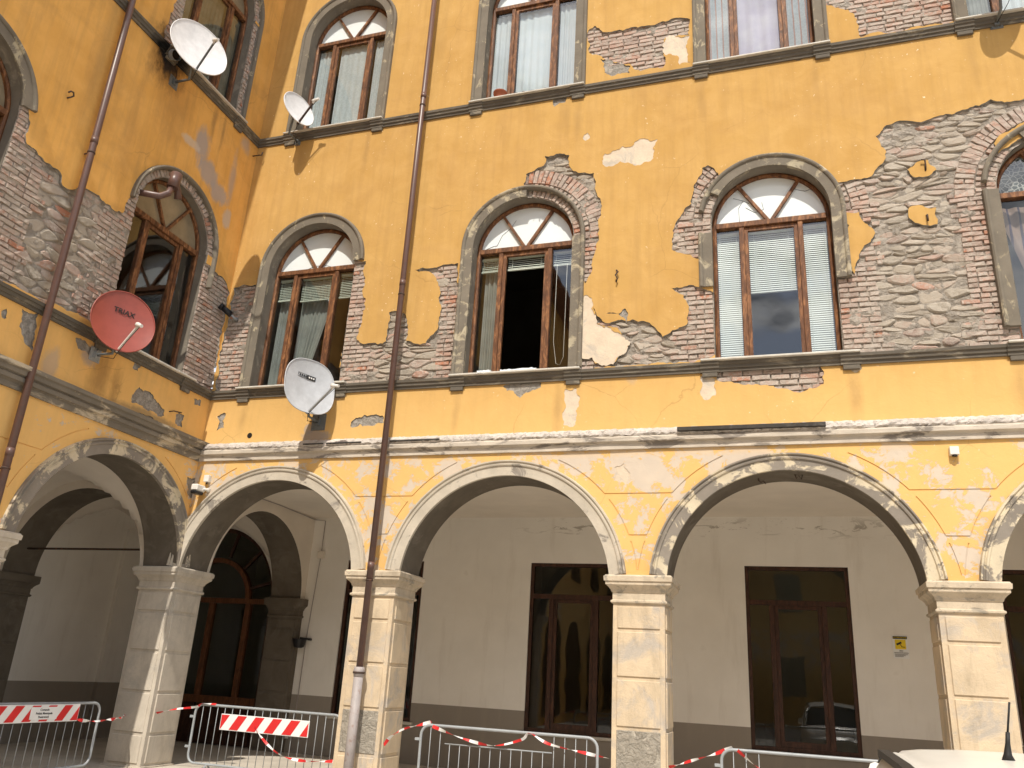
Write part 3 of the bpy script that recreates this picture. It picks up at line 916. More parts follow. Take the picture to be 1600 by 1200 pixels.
ISL = {'Y1':[(9.947,7.902),(10.109,7.89),(10.197,7.689),(10.282,7.559),(10.213,7.411),(10.084,7.29),(10.006,7.105),(9.978,6.955),(9.92,7.231)],'Y2':[(10.771,8.466),(10.875,8.552),(11.036,8.578),(11.12,8.411),(11.009,8.327),(10.852,8.33)],'Y3':[(10.728,7.866),(10.848,7.899),(11.057,7.831),(11.045,7.579),(10.93,7.575),(10.782,7.633),(10.713,7.72)],'Y4':[(11.846,8.71),(11.993,8.858),(12.156,8.952),(12.278,9.022),(12.374,8.913),(12.0,8.623),(11.877,8.543)]}
CR = {'C1':[(6.302,6.993),(6.35,6.978),(6.41,6.89),(6.443,6.681),(6.484,6.525),(6.701,6.437),(6.86,6.295),(6.98,6.187),(6.935,6.093),(6.845,6.001),(6.773,5.938),(6.737,5.873),(6.554,5.875),(6.43,6.0),(6.223,6.034),(6.207,6.599),(6.216,6.96)],'C2':[(7.514,11.484),(7.889,11.437),(7.889,10.892),(7.73,10.889),(7.712,11.056),(7.592,11.133),(7.511,11.125),(7.482,11.272)],'C5':[(6.527,9.304),(6.555,9.418),(6.707,9.452),(6.837,9.513),(6.907,9.478),(7.056,9.57),(7.205,9.58),(7.304,9.528),(7.372,9.551),(7.303,9.388),(7.283,9.182),(7.107,9.118),(7.009,9.134),(6.81,9.235),(6.56,9.182),(6.507,9.308)],'C6':[(6.051,5.536),(6.219,5.536),(6.217,4.997),(6.042,5.004),(6.053,5.229)],'C7':[(7.934,5.618),(8.135,5.569),(8.129,5.333),(8.019,5.275),(7.936,5.343)],'C8':[(6.207,9.825),(6.268,9.863),(6.312,9.77),(6.241,9.71),(6.198,9.754)],'C9':[(9.793,5.684),(9.954,5.691),(9.945,5.586),(9.867,5.556),(9.794,5.604)],'C10':[(6.776,4.38),(6.906,4.43),(6.993,4.244),(6.934,4.14),(6.778,4.204)]}
GR = {'G3':[(6.437,11.281),(6.684,11.15),(6.947,11.03),(6.927,10.881),(6.739,10.92),(6.635,10.891),(6.527,11.055)],'G4':[(5.642,10.732),(5.892,10.747),(5.878,10.52),(5.781,10.526),(5.696,10.465)],'G5':[(0.206,5.386),(0.345,5.435),(0.372,5.183),(0.235,5.134)],'G6':[(2.697,5.197),(2.821,5.253),(3.237,5.225),(3.246,5.144),(2.687,5.105)],'G7':[(5.114,5.626),(5.248,5.688),(5.685,5.683),(5.69,5.585),(5.472,5.518),(5.379,5.435),(5.286,5.538)],'G8':[(6.632,6.665),(6.893,6.723),(6.931,6.588),(6.913,6.5),(6.838,6.606)]}
WP = {'W1':[(-5.289,8.057),(-4.529,8.202),(-4.351,8.163),(-4.289,7.894),(-4.252,7.678),(-4.063,7.645),(-3.876,7.636),(-3.692,7.62),(-3.615,7.472),(-3.509,7.48),(-3.338,7.651),(-3.148,7.669),(-2.9,7.637),(-2.712,7.626),(-2.575,7.676),(-2.545,7.922),(-2.452,8.278),(-2.037,8.034),(-1.524,5.814),(-2.062,5.86),(-2.562,5.911),(-3.365,5.857),(-4.073,5.817),(-4.746,5.805)],'W2':[(-0.997,7.821),(-0.496,7.811),(-0.286,7.808),(-0.119,7.721),(-0.019,7.622),(-0.018,7.173),(-0.01,6.584),(0.013,5.778),(-1.078,5.725)]}
WG = {'H1':[(-1.642,5.088),(-1.607,5.278),(-1.549,5.348),(-1.319,5.348),(-1.153,5.252),(-0.966,5.191),(-0.951,5.093),(-1.244,5.091)],'H2':[(-1.5,4.958),(-1.143,4.982),(-0.823,4.948),(-0.721,4.897),(-0.779,4.798),(-1.098,4.825),(-1.317,4.878)],'H3':[(-0.706,5.202),(-0.646,5.253),(-0.519,5.23),(-0.524,5.039),(-0.678,5.055)],'H4':[(-3.691,5.633),(-3.459,5.669),(-3.402,5.163),(-3.541,5.236),(-3.667,5.399)],'H5':[(-2.83,5.596),(-2.671,5.625),(-2.516,5.566),(-2.56,5.444),(-2.748,5.472)],'H6':[(-3.941,5.45),(-3.876,5.565),(-3.861,5.426),(-3.909,5.404)],'H7':[(-1.747,5.666),(-1.613,5.657),(-1.651,5.562),(-1.761,5.58)],'H8':[(-0.385,5.575),(-0.216,5.6),(-0.205,5.505),(-0.339,5.471)],'H9':[(-0.183,4.33),(0.007,4.376),(0.016,4.015),(-0.128,4.086)]}

# ------------------------------------------------------------------ ground
bm = B()
for a in ((-60, -70, 60, 40),):
    v = [bm.verts.new(p) for p in ((a[0], a[1], 0), (a[2], a[1], 0), (a[2], a[3], 0), (a[0], a[3], 0))]
    bm.faces.new(v)
g = obj('ground', bm, 'asphalt', kind='structure')
bm = B()
box(bm, (-3.7, 0.0, 0.004), (15.2, 3.7, 0.12)); box(bm, (-3.7, -12.3, 0.004), (0.0, -0.002, 0.12))
obj('gallery_pavement', bm, 'pavestone', kind='structure')

# ------------------------------------------------------------------ building pieces
ZS = 5.83          # mid sill
UP = 4.95          # storey
SPR = 2.17
SURR = [(-0.004, 0.03), (-0.004, -0.03), (0.125, -0.034), (0.13, -0.05), (0.145, -0.062), (0.165, -0.066), (0.185, -0.05), (0.192, 0.01)]
SURR_OUT = [(0.12, 0.04), (0.12, -0.03), (0.13, -0.05), (0.145, -0.062), (0.165, -0.066), (0.185, -0.05), (0.192, 0.01)]
def edge_path(uc, z0, spans):
    zc = z0 + SPR; H = 0.81
    out = []
    for s in spans:
        k, a, b = s[:3]
        pts = []
        if k == 'L':
            pts = [((uc - H, z), (-1, 0)) for z in np.linspace(a, b, 6)]
        elif k == 'R':
            pts = [((uc + H, z), (1, 0)) for z in np.linspace(b, a, 6)]
        else:
            n = max(3, int(abs(a - b) / 6))
            pts = [((uc + H * cos(radians(t)), zc + H * sin(radians(t))), (cos(radians(t)), sin(radians(t)))) for t in np.linspace(b, a, n)]
        out.append((pts, s[3] if len(s) > 3 else SURR))
    return out

def pane(name, u0, u1, z0, z1, d, mat, par):
    return obj(name, ([(u0, d, z0), (u1, d, z0), (u1, d, z1), (u0, d, z1)], [], [(0, 1, 2, 3)]), mat, par)

def curtain(par, u0, u1, z0, z1, d, mat, folds=9, amp=0.03, gather=None, drape=0.0, name='curtain', rag=0.0):
    """gather (z, u, width): pinched at that height; drape>0: pulled towards u0 side below"""
    nx, nz = 44, 22
    V = []; F = []
    ph = random.uniform(0, 6)
    for j in range(nz + 1):
        t = j / nz
        z = z1 + (z0 - z1) * t
        for i in range(nx + 1):
            s = i / nx
            u = u0 + (u1 - u0) * s
            if gather:
                k = math.exp(-((z - gather[0]) / 0.28) ** 2) if z > gather[0] else max(0.25, math.exp(-((z - gather[0]) / 0.25) ** 2))
                k = min(1, k) * 0.8
                u = u * (1 - k) + (gather[1] + (s - 0.5) * gather[2]) * k
            if drape:
                f = min(1.0, max(0.0, t * abs(drape)))
                u = (u0 + (u - u0) * (1 - 0.75 * f)) if drape > 0 else (u1 + (u - u1) * (1 - 0.75 * f))
            y = d + amp * sin(s * folds * 2 * pi + ph + 0.8 * sin(3 * s + t)) * (0.5 + 0.6 * t) + amp * 0.4 * sin(s * folds * 4.7 + ph * 2)
            zz = z
            if j == nz and rag: zz = z + rag * sin(s * 23) * 0.5 + rag * sin(s * 9) * 0.5
            V.append((u, y, zz))
    for j in range(nz):
        for i in range(nx):
            a = j * (nx + 1) + i
            F.append((a, a + 1, a + nx + 2, a + nx + 1))
    return obj(name, (V, [], F), mat, par, smooth=True)

def blind(par, u0, u1, z0, z1, d, mat='blind', tilt=0.6, pitch=0.032):
    bm = B(); z = z1
    while z > z0:
        c, s = cos(tilt) * 0.013, sin(tilt) * 0.013
        v = [bm.verts.new(p) for p in ((u0, d - c, z - s), (u1, d - c, z - s), (u1, d + c, z + s), (u0, d + c, z + s))]
        bm.faces.new(v)
        z -= pitch
    box(bm, (u0, d - 0.018, z0 - 0.02), (u1, d + 0.018, z0 - 0.002))
    box(bm, (u0, d - 0.02, z1 + 0.012), (u1, d + 0.02, z1 + 0.05))
    for x in (u0 + 0.12 * (u1 - u0), u1 - 0.12 * (u1 - u0)):
        box(bm, (x - 0.002, d - 0.019, z0), (x + 0.002, d - 0.017, z1))
    return obj('venetian_blind', bm, mat, par)

def window(bld, uc, z0, spans, lun='lunette', wood='wood', fill=(), sill=True, dz=0.0, glass='glass', smat='surround', label=None, open_sash=False):
    w = empty('window', (uc, 0, 0), 0, bld)
    if label: w['label'] = label
    zc = z0 + SPR; H = 0.81
    for pts, prof in edge_path(0, z0, spans):
        bm = B(); sweep(bm, pts, prof); obj('surround', bm, smat, w)
    D0, D1 = 0.19, 0.26
    fw = 0.055
    bm = B()                                     # outer frame follows the opening
    path = [((-H + 0.002, z0 + 0.0), (1, 0)), ((-H + 0.002, zc), (1, 0))]
    path += [((-(H - .002) * cos(a), zc + (H - .002) * sin(a)), (cos(a), -sin(a))) for a in np.linspace(0, pi, 33)][1:-1]
    path += [((H - 0.002, zc), (-1, 0)), ((H - 0.002, z0), (-1, 0))]
    sweep(bm, path, [(0, D1), (0, D0), (fw * 0.5, D0 - 0.012), (fw, D0), (fw, D1)])
    obj('frame', bm, wood, w)
    obj('transom', bx((-H + fw, D0 - 0.025, zc - 0.045), (H - fw, D1, zc + 0.04), 0.006), wood, w)
    for s in (-1, 1):
        obj('mullion', bx((s * 0.40 - 0.035, D0 - 0.012, z0 + 0.002), (s * 0.40 + 0.035, D1, zc - 0.047), 0.006), wood, w)
        bm = B(); a = radians(90 + s * 33); bar(bm, (0.03 * -s, D0 + 0.02, zc + 0.045), (cos(a) * (H - fw) , D0 + 0.02, zc + sin(a) * (H - fw)), 0.042, 0.05)
        obj('glazing_bar', bm, wood, w)
    bm = B()
    a, b = -0.365 + 0.002, 0.365 - 0.002; zt = zc - 0.052; zb = z0 + 0.01
    box(bm, (a, D0 + 0.012, zb), (a + 0.05, D1 - 0.01, zt)); box(bm, (b - 0.05, D0 + 0.012, zb), (b, D1 - 0.01, zt))
    box(bm, (a + 0.05, D0 + 0.012, zt - 0.055), (b - 0.05, D1 - 0.01, zt)); box(bm, (a + 0.05, D0 + 0.012, zb), (b - 0.05, D1 - 0.01, zb + 0.06))
    sash = obj('sash', bm, wood, w)
    dg = D0 + 0.035
    if not open_sash: pane('pane', a + 0.05, b - 0.05, zb + 0.06, zt - 0.055, dg, glass, w)
    pane('pane', -H + fw, -0.435, z0 + 0.01, zc - 0.045, dg, glass, w)
    pane('pane', 0.435, H - fw, z0 + 0.01, zc - 0.045, dg, glass, w)
    # lunette in three pieces between the bars
    r = H - fw
    for (a0, a1) in ((0, 57), (57, 123), (123, 180)):
        pts = [(0, zc + 0.04)] + [(r * cos(radians(t)), zc + max(0.04, r * sin(radians(t)))) for t in np.linspace(a0, a1, 13)]
        obj('lunette_pane', ([(p[0], dg + 0.01, p[1]) for p in pts], [], [tuple(range(len(pts)))]), lun, w)
    for f in fill:
        f(w, z0, zc)
    if sill:
        obj('sill', bx((-1.0, -0.125, z0 - 0.035), (1.0, 0.30, z0 - 0.002), 0.008), 'marble', w)
    return w

def string_course(bld, u0, u1, z, dz, centers, extra=()):
    """z = top of the moulding"""
    prof = [(0.0, z - 0.135), (-0.028, z - 0.135), (-0.03, z - 0.095), (-0.05, z - 0.09), (-0.055, z - 0.05), (-0.075, z - 0.04), (-0.08, z), (0.0, z + 0.002)]
    bm = B(); straight(bm, u0, u1, [(d, zz + dz) for d, zz in prof], 0.5, 0.003)
    o = obj('string_course', bm, 'string_sooty' if dz else 'string', bld)
    for c in centers:
        for s in (-1, 1):
            bm = B()
            u = c + s * 0.885
            straight(bm, u - 0.125, u + 0.125, [(0.0, z - 0.14), (-0.046, z - 0.14), (-0.048, z - 0.097), (-0.068, z - 0.092), (-0.073, z - 0.052), (-0.092, z - 0.042), (-0.098, z - 0.003), (0.0, z - 0.003)])
            box(bm, (u - 0.10, -0.042, z - 0.205), (u + 0.10, 0.0, z - 0.141), bev=0.006)
            obj('sill_bracket', bm, 'string', bld)
    return o

def cornice(bld, u0, u1, mat, dz=0.0, wing=False):
    z = 4.62 + dz
    bm = B()
    prof = [(0, z), (-0.035, z), (-0.037, z + 0.075), (-0.05, z + 0.08), (-0.052, z + 0.09), (-0.085, z + 0.10), (-0.088, z + 0.15), (-0.07, z + 0.165), (-0.07, z + 0.175)]
    if wing: prof += [(-0.11, z + 0.185), (-0.115, z + 0.235), (-0.15, z + 0.25), (-0.155, z + 0.30), (0, z + 0.33)]
    else: prof += [(0, z + 0.178)]
    straight(bm, u0, u1, prof, 0.35, 0.004)
    obj('cornice', bm, mat, bld)
    if not wing:
        bm = B()
        straight(bm, u0, u1, [(0, z + 0.176), (-0.07, z + 0.178), (-0.085, z + 0.20), (-0.075, z + 0.235), (-0.055, z + 0.26), (-0.02, z + 0.285), (0.003, z + 0.295)], 0.035, 0.011)
        obj('broken_cornice_top', bm, 'rubble_band', bld)
        for a, b, t in ((7.63, 9.47, 0.055), (3.42, 4.22, 0.025), (2.35, 2.95, 0.02), (1.95, 2.3, 0.018)):
            obj('cornice_slab', bx((a, -0.135 if t > .05 else -0.10, z + 0.20), (b, -0.02, z + 0.20 + t), 0.005), 'dark_slab', bld)

def archivolt(bld, uc, mat, R=1.5, zc=2.80, z0=2.952):
    prof = [(-0.006, 0.03), (-0.006, -0.022), (0.125, -0.026), (0.135, -0.045), (0.155, -0.05), (0.165, -0.035), (0.175, -0.03), (0.19, -0.055), (0.208, -0.055), (0.218, 0.005)]
    a0 = math.asin((z0 - zc) / R)
    path = [((uc + R * cos(a), zc + R * sin(a)), (cos(a), sin(a))) for a in np.linspace(a0, pi - a0, 61)]
    bm = B(); sweep(bm, path, prof)
    # foot: extend down flush with the capital top
    return obj('archivolt', bm, mat, bld)

def loft_rect(bm, u0, u1, d0, d1, prof):
    rings = []
    for z, e in prof:
        rings.append([bm.verts.new(p) for p in ((u0 - e, d0 - e, z), (u1 + e, d0 - e, z), (u1 + e, d1 + e, z), (u0 - e, d1 + e, z))])
    for A, Bq in zip(rings, rings[1:]):
        for k in range(4):
            bm.faces.new((A[k], A[(k + 1) % 4], Bq[(k + 1) % 4], Bq[k]))
    bm.faces.new(rings[0][::-1]); bm.faces.new(rings[-1])
CAP = [(2.60, 0.0), (2.60, 0.012), (2.615, 0.03), (2.635, 0.03), (2.645, 0.012), (2.65, 0.008), (2.735, 0.008), (2.74, 0.02), (2.77, 0.03), (2.80, 0.055), (2.825, 0.085), (2.83, 0.088), (2.87, 0.09), (2.872, 0.105), (2.93, 0.11), (2.932, 0.10), (2.95, 0.09), (2.951, -0.02)]
JOINTS = [0.16, 0.57, 1.14, 1.71, 2.28, 2.585]
def pier(bld, uc, mat='pier', raw=(), hw=0.325, faces='FLR', capmat='capital', d0=0.0, d1=0.66):
    p = empty('pier', (uc, 0, 0), 0, bld)
    bm = B(); loft_rect(bm, -hw, hw, d0, d1, [(0.12, 0.03), (0.14, 0.03), (0.145, 0.0), (2.60, 0.0)]); obj('shaft', bm, mat, p)
    bm = B(); loft_rect(bm, -hw, hw, d0, d1, CAP); obj('capital', bm, capmat, p)
    jj = 0
    for i in range(len(JOINTS) - 1):
        za, zb = JOINTS[i] + 0.02, JOINTS[i + 1] - 0.022
        for f in faces:
            m = 'pier_raw' if (f, i) in raw else mat
            pr = 0.016 if m != 'pier_raw' else 0.010
            if f == 'F': q = bx((-hw + 0.06, d0 - pr, za), (hw - 0.06, d0 + 0.01, zb), 0.007)
            if f == 'R': q = bx((hw - 0.01, d0 + 0.07, za), (hw + pr, d1 - 0.06, zb), 0.007)
            if f == 'L': q = bx((-hw - pr, d0 + 0.07, za), (-hw + 0.01, d1 - 0.06, zb), 0.007)
            obj('panel', q, m, p)
    return p

def transverse(bld, ua, ub, pil=True):
    """arch across the gallery between ua and ub"""
    dc, R, zc, zt = 2.14, 1.40, 2.82, 4.60
    bm = B()
    arc = [(dc - R * cos(a), zc + R * sin(a)) for a in np.linspace(0, pi, 37)]
    for u in (ua, ub):
        top = [bm.verts.new((u, d, zt)) for d, z in arc]; bot = [bm.verts.new((u, d, z)) for d, z in arc]
        for i in range(len(arc) - 1):
            bm.faces.new((bot[i], bot[i + 1], top[i + 1], top[i]))
        for a, b, i in ((0.66, arc[0][0], 0), (arc[-1][0], 3.70, -1)):
            v = [bm.verts.new(p) for p in ((u, a, zc), (u, b, zc), (u, b, zt), (u, a, zt))]
            bm.faces.new(v)
    obj('transverse_arch', bm, 'ceiling', bld)
    bm = B()
    r0 = [bm.verts.new((ua - 0.002, d, z)) for d, z in arc]; r1 = [bm.verts.new((ub + 0.002, d, z)) for d, z in arc]
    for i in range(len(arc) - 1):
        f = bm.faces.new((r0[i], r0[i + 1], r1[i + 1], r1[i])); f.smooth = True
    for q in (0, -1):
        pass
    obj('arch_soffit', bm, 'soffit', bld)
    p = empty('wall_pilaster', ((ua + ub) / 2, 0, 0), 0, bld)
    h = (ub - ua) / 2
    bm = B(); loft_rect(bm, -h, h, 3.56, 3.70, [(0.12, 0), (2.60, 0)]); obj('shaft', bm, 'soffit', p)  # pilaster's shade put into its colour by the dark soffit paint
    bm = B(); loft_rect(bm, -h, h, 3.56, 3.70, CAP[:-2] + [(2.84, 0.09)] if False else [(z, min(e, 0.09)) for z, e in CAP]); o = obj('capital', bm, 'soffit', p)
    o.location.z = -0.12
    for i in range(len(JOINTS) - 1):
        obj('panel', bx((-h + 0.05, 3.548, JOINTS[i] + 0.015), (h - 0.05, 3.57, JOINTS[i + 1] - 0.02 - (0.12 if i == 4 else 0)), 0.005), 'soffit', p)

def groin(bld, u0, u1, d0, d1, zs=2.9, rise=1.46):
    n = 28; V = []; F = []
    for j in range(n + 1):
        for i in range(n + 1):
            a = 2 * i / n - 1; b = 2 * j / n - 1
            z = zs + rise * max(sqrt(max(0, 1 - a * a)), sqrt(max(0, 1 - b * b)))
            V.append((u0 + (u1 - u0) * i / n, d0 + (d1 - d0) * j / n, z))
    for j in range(n):
        for i in range(n):
            a = j * (n + 1) + i; F.append((a, a + 1, a + n + 2, a + n + 1))
    obj('vault', (V, [], F), 'ceiling', bld, smooth=True)

def grooves(arches, z_top=4.50):
    """incised lines of the spandrel panels as thin strips (u, z)"""
    out = []
    w = 0.007; R = 1.86; zc = 2.80
    def strip(pts):
        L = []; Rr = []
        for i, p in enumerate(pts):
            a = pts[max(0, i - 1)]; b = pts[min(len(pts) - 1, i + 1)]
            dx, dz = b[0] - a[0], b[1] - a[1]; l = hypot(dx, dz)
            L.append((p[0] - dz / l * w, p[1] + dx / l * w)); Rr.append((p[0] + dz / l * w, p[1] - dx / l * w))
        return L + Rr[::-1]
    for c in arches:
        for s in (-1, 1):
            for (za, zb) in ((4.02, z_top), (3.47, 3.94), (3.02, 3.39)):
                pts = []
                for z in np.linspace(za, zb, 9):
                    pts.append((c + s * sqrt(R * R - (z - zc) ** 2), z))
                out.append(strip(pts))
    for a, b in zip(arches, arches[1:]):
        for z in (4.02, 3.47, 3.41):
            x0 = a + sqrt(R * R - (z - zc) ** 2) ; x1 = b - sqrt(R * R - (z - zc) ** 2)
            if x1 - x0 > 0.1 and z != 3.41: out.append([(x0 - 0.006, z - w), (x1 + 0.006, z - w), (x1 + 0.006, z + w), (x0 - 0.006, z + w)])
    return [('groove', [tuple(p) for p in q], 0) for q in out]

def ring_poly(uc, zc, r0, r1, a0, a1):
    A = [radians(t) for t in np.linspace(a0, a1, 14)]
    return [(uc + r1 * cos(a), zc + r1 * sin(a)) for a in A] + [(uc + r0 * cos(a), zc + r0 * sin(a)) for a in A[::-1]]

# ------------------------------------------------------------------ fills behind the window frames
def f_curt(u0, u1, mat, zlo=0.0, zhi=-0.07, d=0.33, **k):
    return lambda w, z0, zc: curtain(w, u0, u1, z0 + zlo + 0.01, zc + zhi, d, mat, **k)
def f_blind(u0, u1, drop, mat='blind', d=0.30, tilt=0.9):
    return lambda w, z0, zc: blind(w, u0, u1, zc - 0.10 - drop, zc - 0.12, d, mat, tilt)
def f_wires(pts_list, r=0.0035, name='crack'):
    def go(w, z0, zc):
        for pts in pts_list:
            obj(name, tb([(p[0], 0.232, zc + p[1]) for p in pts], r, 4), 'zinc_dark', w)
    return go
def f_cord(u, za, zb):
    def go(w, z0, zc):
        obj('blind_cord', tb([(u, 0.28, zc - 0.3), (u - 0.01, 0.28, za), (u + 0.04, 0.28, zb), (u + 0.10, 0.28, zb - 0.03), (u + 0.15, 0.28, zb + 0.1), (u + 0.16, 0.28, zc - 0.3)], 0.004, 4), 'white_plastic', w)
    return go

# ================================================================== MAIN WING
main = thing('building_wing', 'sunlit ochre arcaded wing with peeling plaster, facing the courtyard on the right', 'building', group='two wings of the courtyard building')
A_MAIN = [1.51, 5.24, 8.95, 12.68]
W_MID = [1.54, 5.28, 8.95, 12.61]
W_UP = [1.58, 5.21, 8.94, 12.60]
rnd = random.Random(5)
loops = []
pm = [rough(v, 0.05, 0.16, rnd) for k, v in MP.items()]
zc = ZS + SPR
pm += [ring_poly(5.28, zc, 0.81, 0.935, 2, 88), ring_poly(12.61, zc, 0.81, 0.935, 120, 174), ring_poly(8.95, zc, .81, .935, 150, 180)]
isl = [rough(v, 0.05, 0.14, rnd) for v in ISL.values()]
cr = [rough(v, 0.035, 0.20, rnd) for v in CR.values()]
gr = [rough(v, 0.035, 0.20, rnd) for v in GR.values()]
loops += [('mas', p, 0) for p in pm] + [('plaster', p, 0) for p in isl] + [('cream', p, 0) for p in cr] + [('grey', p, 0) for p in gr]
loops += grooves(A_MAIN)
for c in A_MAIN:
    loops.append(('open', arch_poly(c, 1.5, 2.90, 2.80, 1.5, 56)[0:0] + [(c - 1.5, 2.5), (c + 1.5, 2.5)] + [(c + 1.5 * cos(a), 2.8 + 1.5 * sin(a)) for a in np.linspace(0, pi, 61)], 0.66))
for c in W_MID: loops.append(('open', arch_poly(c, 0.81, ZS, ZS + SPR, 0.81), 0.30))
for c in W_UP: loops.append(('open', arch_poly(c, 0.81, ZS + UP, ZS + UP + SPR, 0.81), 0.30))
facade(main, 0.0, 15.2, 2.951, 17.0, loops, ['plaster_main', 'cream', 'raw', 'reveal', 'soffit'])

mas = Masonry(main, pm, isl + cr, [(c, ZS) for c in W_MID] + [(c, ZS + UP) for c in W_UP], 0)
zb = ZS - 0.02
for c in W_MID:
    mas.rows(c - 0.81 - 0.50, c - 0.815, zb, zc, tooth=-0.13)
    mas.rows(c + 0.815, c + 0.81 + 0.50, zb, zc, tooth=0.13)
    mas.arch(c, zc, 0.815, 2)
mas.rows(0.0, 0.32, zb, 7.6, tooth=0.0)
for c in W_MID[2:3]:
    mas.rows(c - 0.85, c + 0.85, 5.28, 5.68, course=0.08, L=0.25)
mas.rows(6.2, 8.0, 10.8, 12.2, course=0.075, L=0.25)
mas.rows(9.85, 11.8, 10.8, 13.2, course=0.075, L=0.25)
mas.rows(9.0, 10.0, 10.3, 10.66, course=0.075, L=0.25)
def sk(c):
    if c[1] > 9.4 or c[1] < zb - 0.1: return True
    for w in W_MID:
        if abs(c[0] - w) < 1.33 + 0.05 * sin(c[1] * 9) and c[1] < zc: return True
        if c[1] >= zc and hypot(c[0] - w, c[1] - zc) < 1.36: return True
    return c[0] < 0.34
mas.rubble((0.2, 13.8, 5.7, 9.4), sk)
mas.build()

SP_FULL = lambda z0: [('L', z0, z0 + SPR), ('A', 0, 180), ('R', z0, z0 + SPR)]
window(main, W_MID[0], ZS, [('L', ZS, zc), ('A', 0, 180)], fill=[
    f_blind(-0.75, -0.44, 0.36), f_blind(-0.31, 0.31, 0.40), f_blind(0.44, 0.75, 0.40),
    f_curt(-0.76, -0.44, 'curtain_grey', folds=4, amp=0.02, d=0.40), f_curt(-0.36, 0.34, 'curtain_grey', folds=8, amp=0.02, drape=0.9, d=0.42),
    f_wires([[(-0.25, 0.06), (-0.1, 0.11), (0.1, 0.12), (0.25, 0.07)]])], label='window with short green blinds and grey curtains drawn aside')
window(main, W_MID[1], ZS, [('L', ZS, zc), ('A', 88, 180), ('A', 0, 88, SURR_OUT), ('R', ZS + 0.03, zc)], fill=[
    f_blind(-0.75, -0.44, 0.20), f_blind(-0.31, 0.31, 0.20), f_blind(0.44, 0.75, 0.20, 'blind_white'),
    f_curt(-0.72, -0.50, 'curtain_grey', folds=3, amp=0.02, d=0.40), f_cord(0.50, 6.4, 6.05),
    f_wires([[(-0.5, 0.12), (-0.42, 0.3), (-0.28, 0.42), (-0.2, 0.55)], [(-0.75, 0.05), (-0.55, 0.12), (-0.5, 0.12)]])], smat='surround_bare', label='dark window with a drawn up blind and a hanging cord', open_sash=True)
window(main, W_MID[2], ZS, [('L', 6.95, 7.80), ('A', 0, 150), ('A', 150, 170, SURR_OUT), ('R', 6.92, zc)], fill=[
    f_blind(-0.75, -0.44, 2.0, 'blind_white', tilt=1.25), f_blind(-0.31, 0.31, 0.95, 'blind_white', tilt=1.2), f_blind(0.44, 0.75, 2.0, 'blind_white', tilt=1.25),
    f_wires([[(-0.42, 0.02), (-0.43, 0.3), (-0.36, 0.42), (-0.5, 0.48)], [(-0.36, 0.42), (-0.28, 0.36)], [(-0.33, 0.30), (-0.2, 0.2), (-0.08, 0.24), (-0.1, 0.36)], [(0.35, 0.52), (0.5, 0.46), (0.62, 0.5)]])], smat='surround_bare', label='window with white blinds lowered over its side panes')
window(main, W_MID[3], ZS, [('L', 6.05, zc), ('A', 0, 120), ('A', 120, 172, SURR_OUT), ('R', ZS, zc)], fill=[
    f_curt(-0.74, 0.74, 'curtain_lace', zlo=SPR + 0.05, zhi=0.72, folds=2, amp=0.01, d=0.34),
    f_curt(-0.76, 0.30, 'curtain_rose', folds=7, amp=0.02, drape=-0.6, d=0.40)], lun='glass', label='window with rose striped curtain and lace in its lunette')
z0u = ZS + UP
window(main, W_UP[0], z0u, SP_FULL(z0u), fill=[
    f_curt(-0.76, -0.44, 'curtain_blue', folds=4, amp=0.012, d=0.30), f_curt(-0.30, 0.32, 'curtain_blue', folds=5, amp=0.008, d=0.30, rag=0.03), f_curt(0.44, 0.76, 'curtain_blue', folds=5, amp=0.014, d=0.30)], label='window with three pale blue lace curtains')
window(main, W_UP[1], z0u, SP_FULL(z0u), fill=[
    f_curt(-0.76, -0.44, 'curtain_white', folds=3, amp=0.015, d=0.30), f_curt(-0.31, 0.31, 'curtain_white', folds=5, amp=0.012, d=0.30, zlo=0.35), f_curt(-0.30, 0.30, 'curtain_white', folds=6, amp=0.02, d=0.33, gather=(z0u + 0.32, 0.0, 0.12)), f_curt(0.44, 0.76, 'curtain_white', folds=4, amp=0.015, d=0.30)], label='window with a white net curtain tied up in the middle')
window(main, W_UP[2], z0u, SP_FULL(z0u), fill=[
    f_curt(-0.76, -0.44, 'curtain_pink', folds=2, amp=0.01, d=0.30), f_curt(-0.31, 0.31, 'curtain_lilac', folds=3, amp=0.015, d=0.29), f_curt(0.44, 0.76, 'curtain_pink', folds=2, amp=0.01, d=0.30)], label='window with a lilac curtain between pink trimmed nets')
window(main, W_UP[3], z0u, SP_FULL(z0u), fill=[
    f_curt(-0.76, -0.44, 'curtain_grey', folds=6, amp=0.012, d=0.30), f_curt(-0.31, 0.31, 'curtain_white', folds=6, amp=0.012, d=0.30), f_curt(0.44, 0.76, 'curtain_white', folds=4, amp=0.012, d=0.30)])
string_course(main, 0.0, 15.2, 5.795, 0, W_MID)
string_course(main, 0.0, 15.2, 5.795 + UP, 0, W_UP)
cornice(main, 0.0, 15.2, 'cornice')
for c, m in zip(A_MAIN, ('archivolt', 'archivolt', 'archivolt_grey', 'archivolt_grey')):
    archivolt(main, c, m)
pier(main, -0.335, 'pier_grey', capmat='pier_grey')
pier(main, 3.385, 'pier', raw={('F', 1)})
pier(main, 7.11, 'pier', raw={('F', 1), ('F', 0)})
pier(main, 10.84, 'pier')
pier(main, 14.56, 'pier')
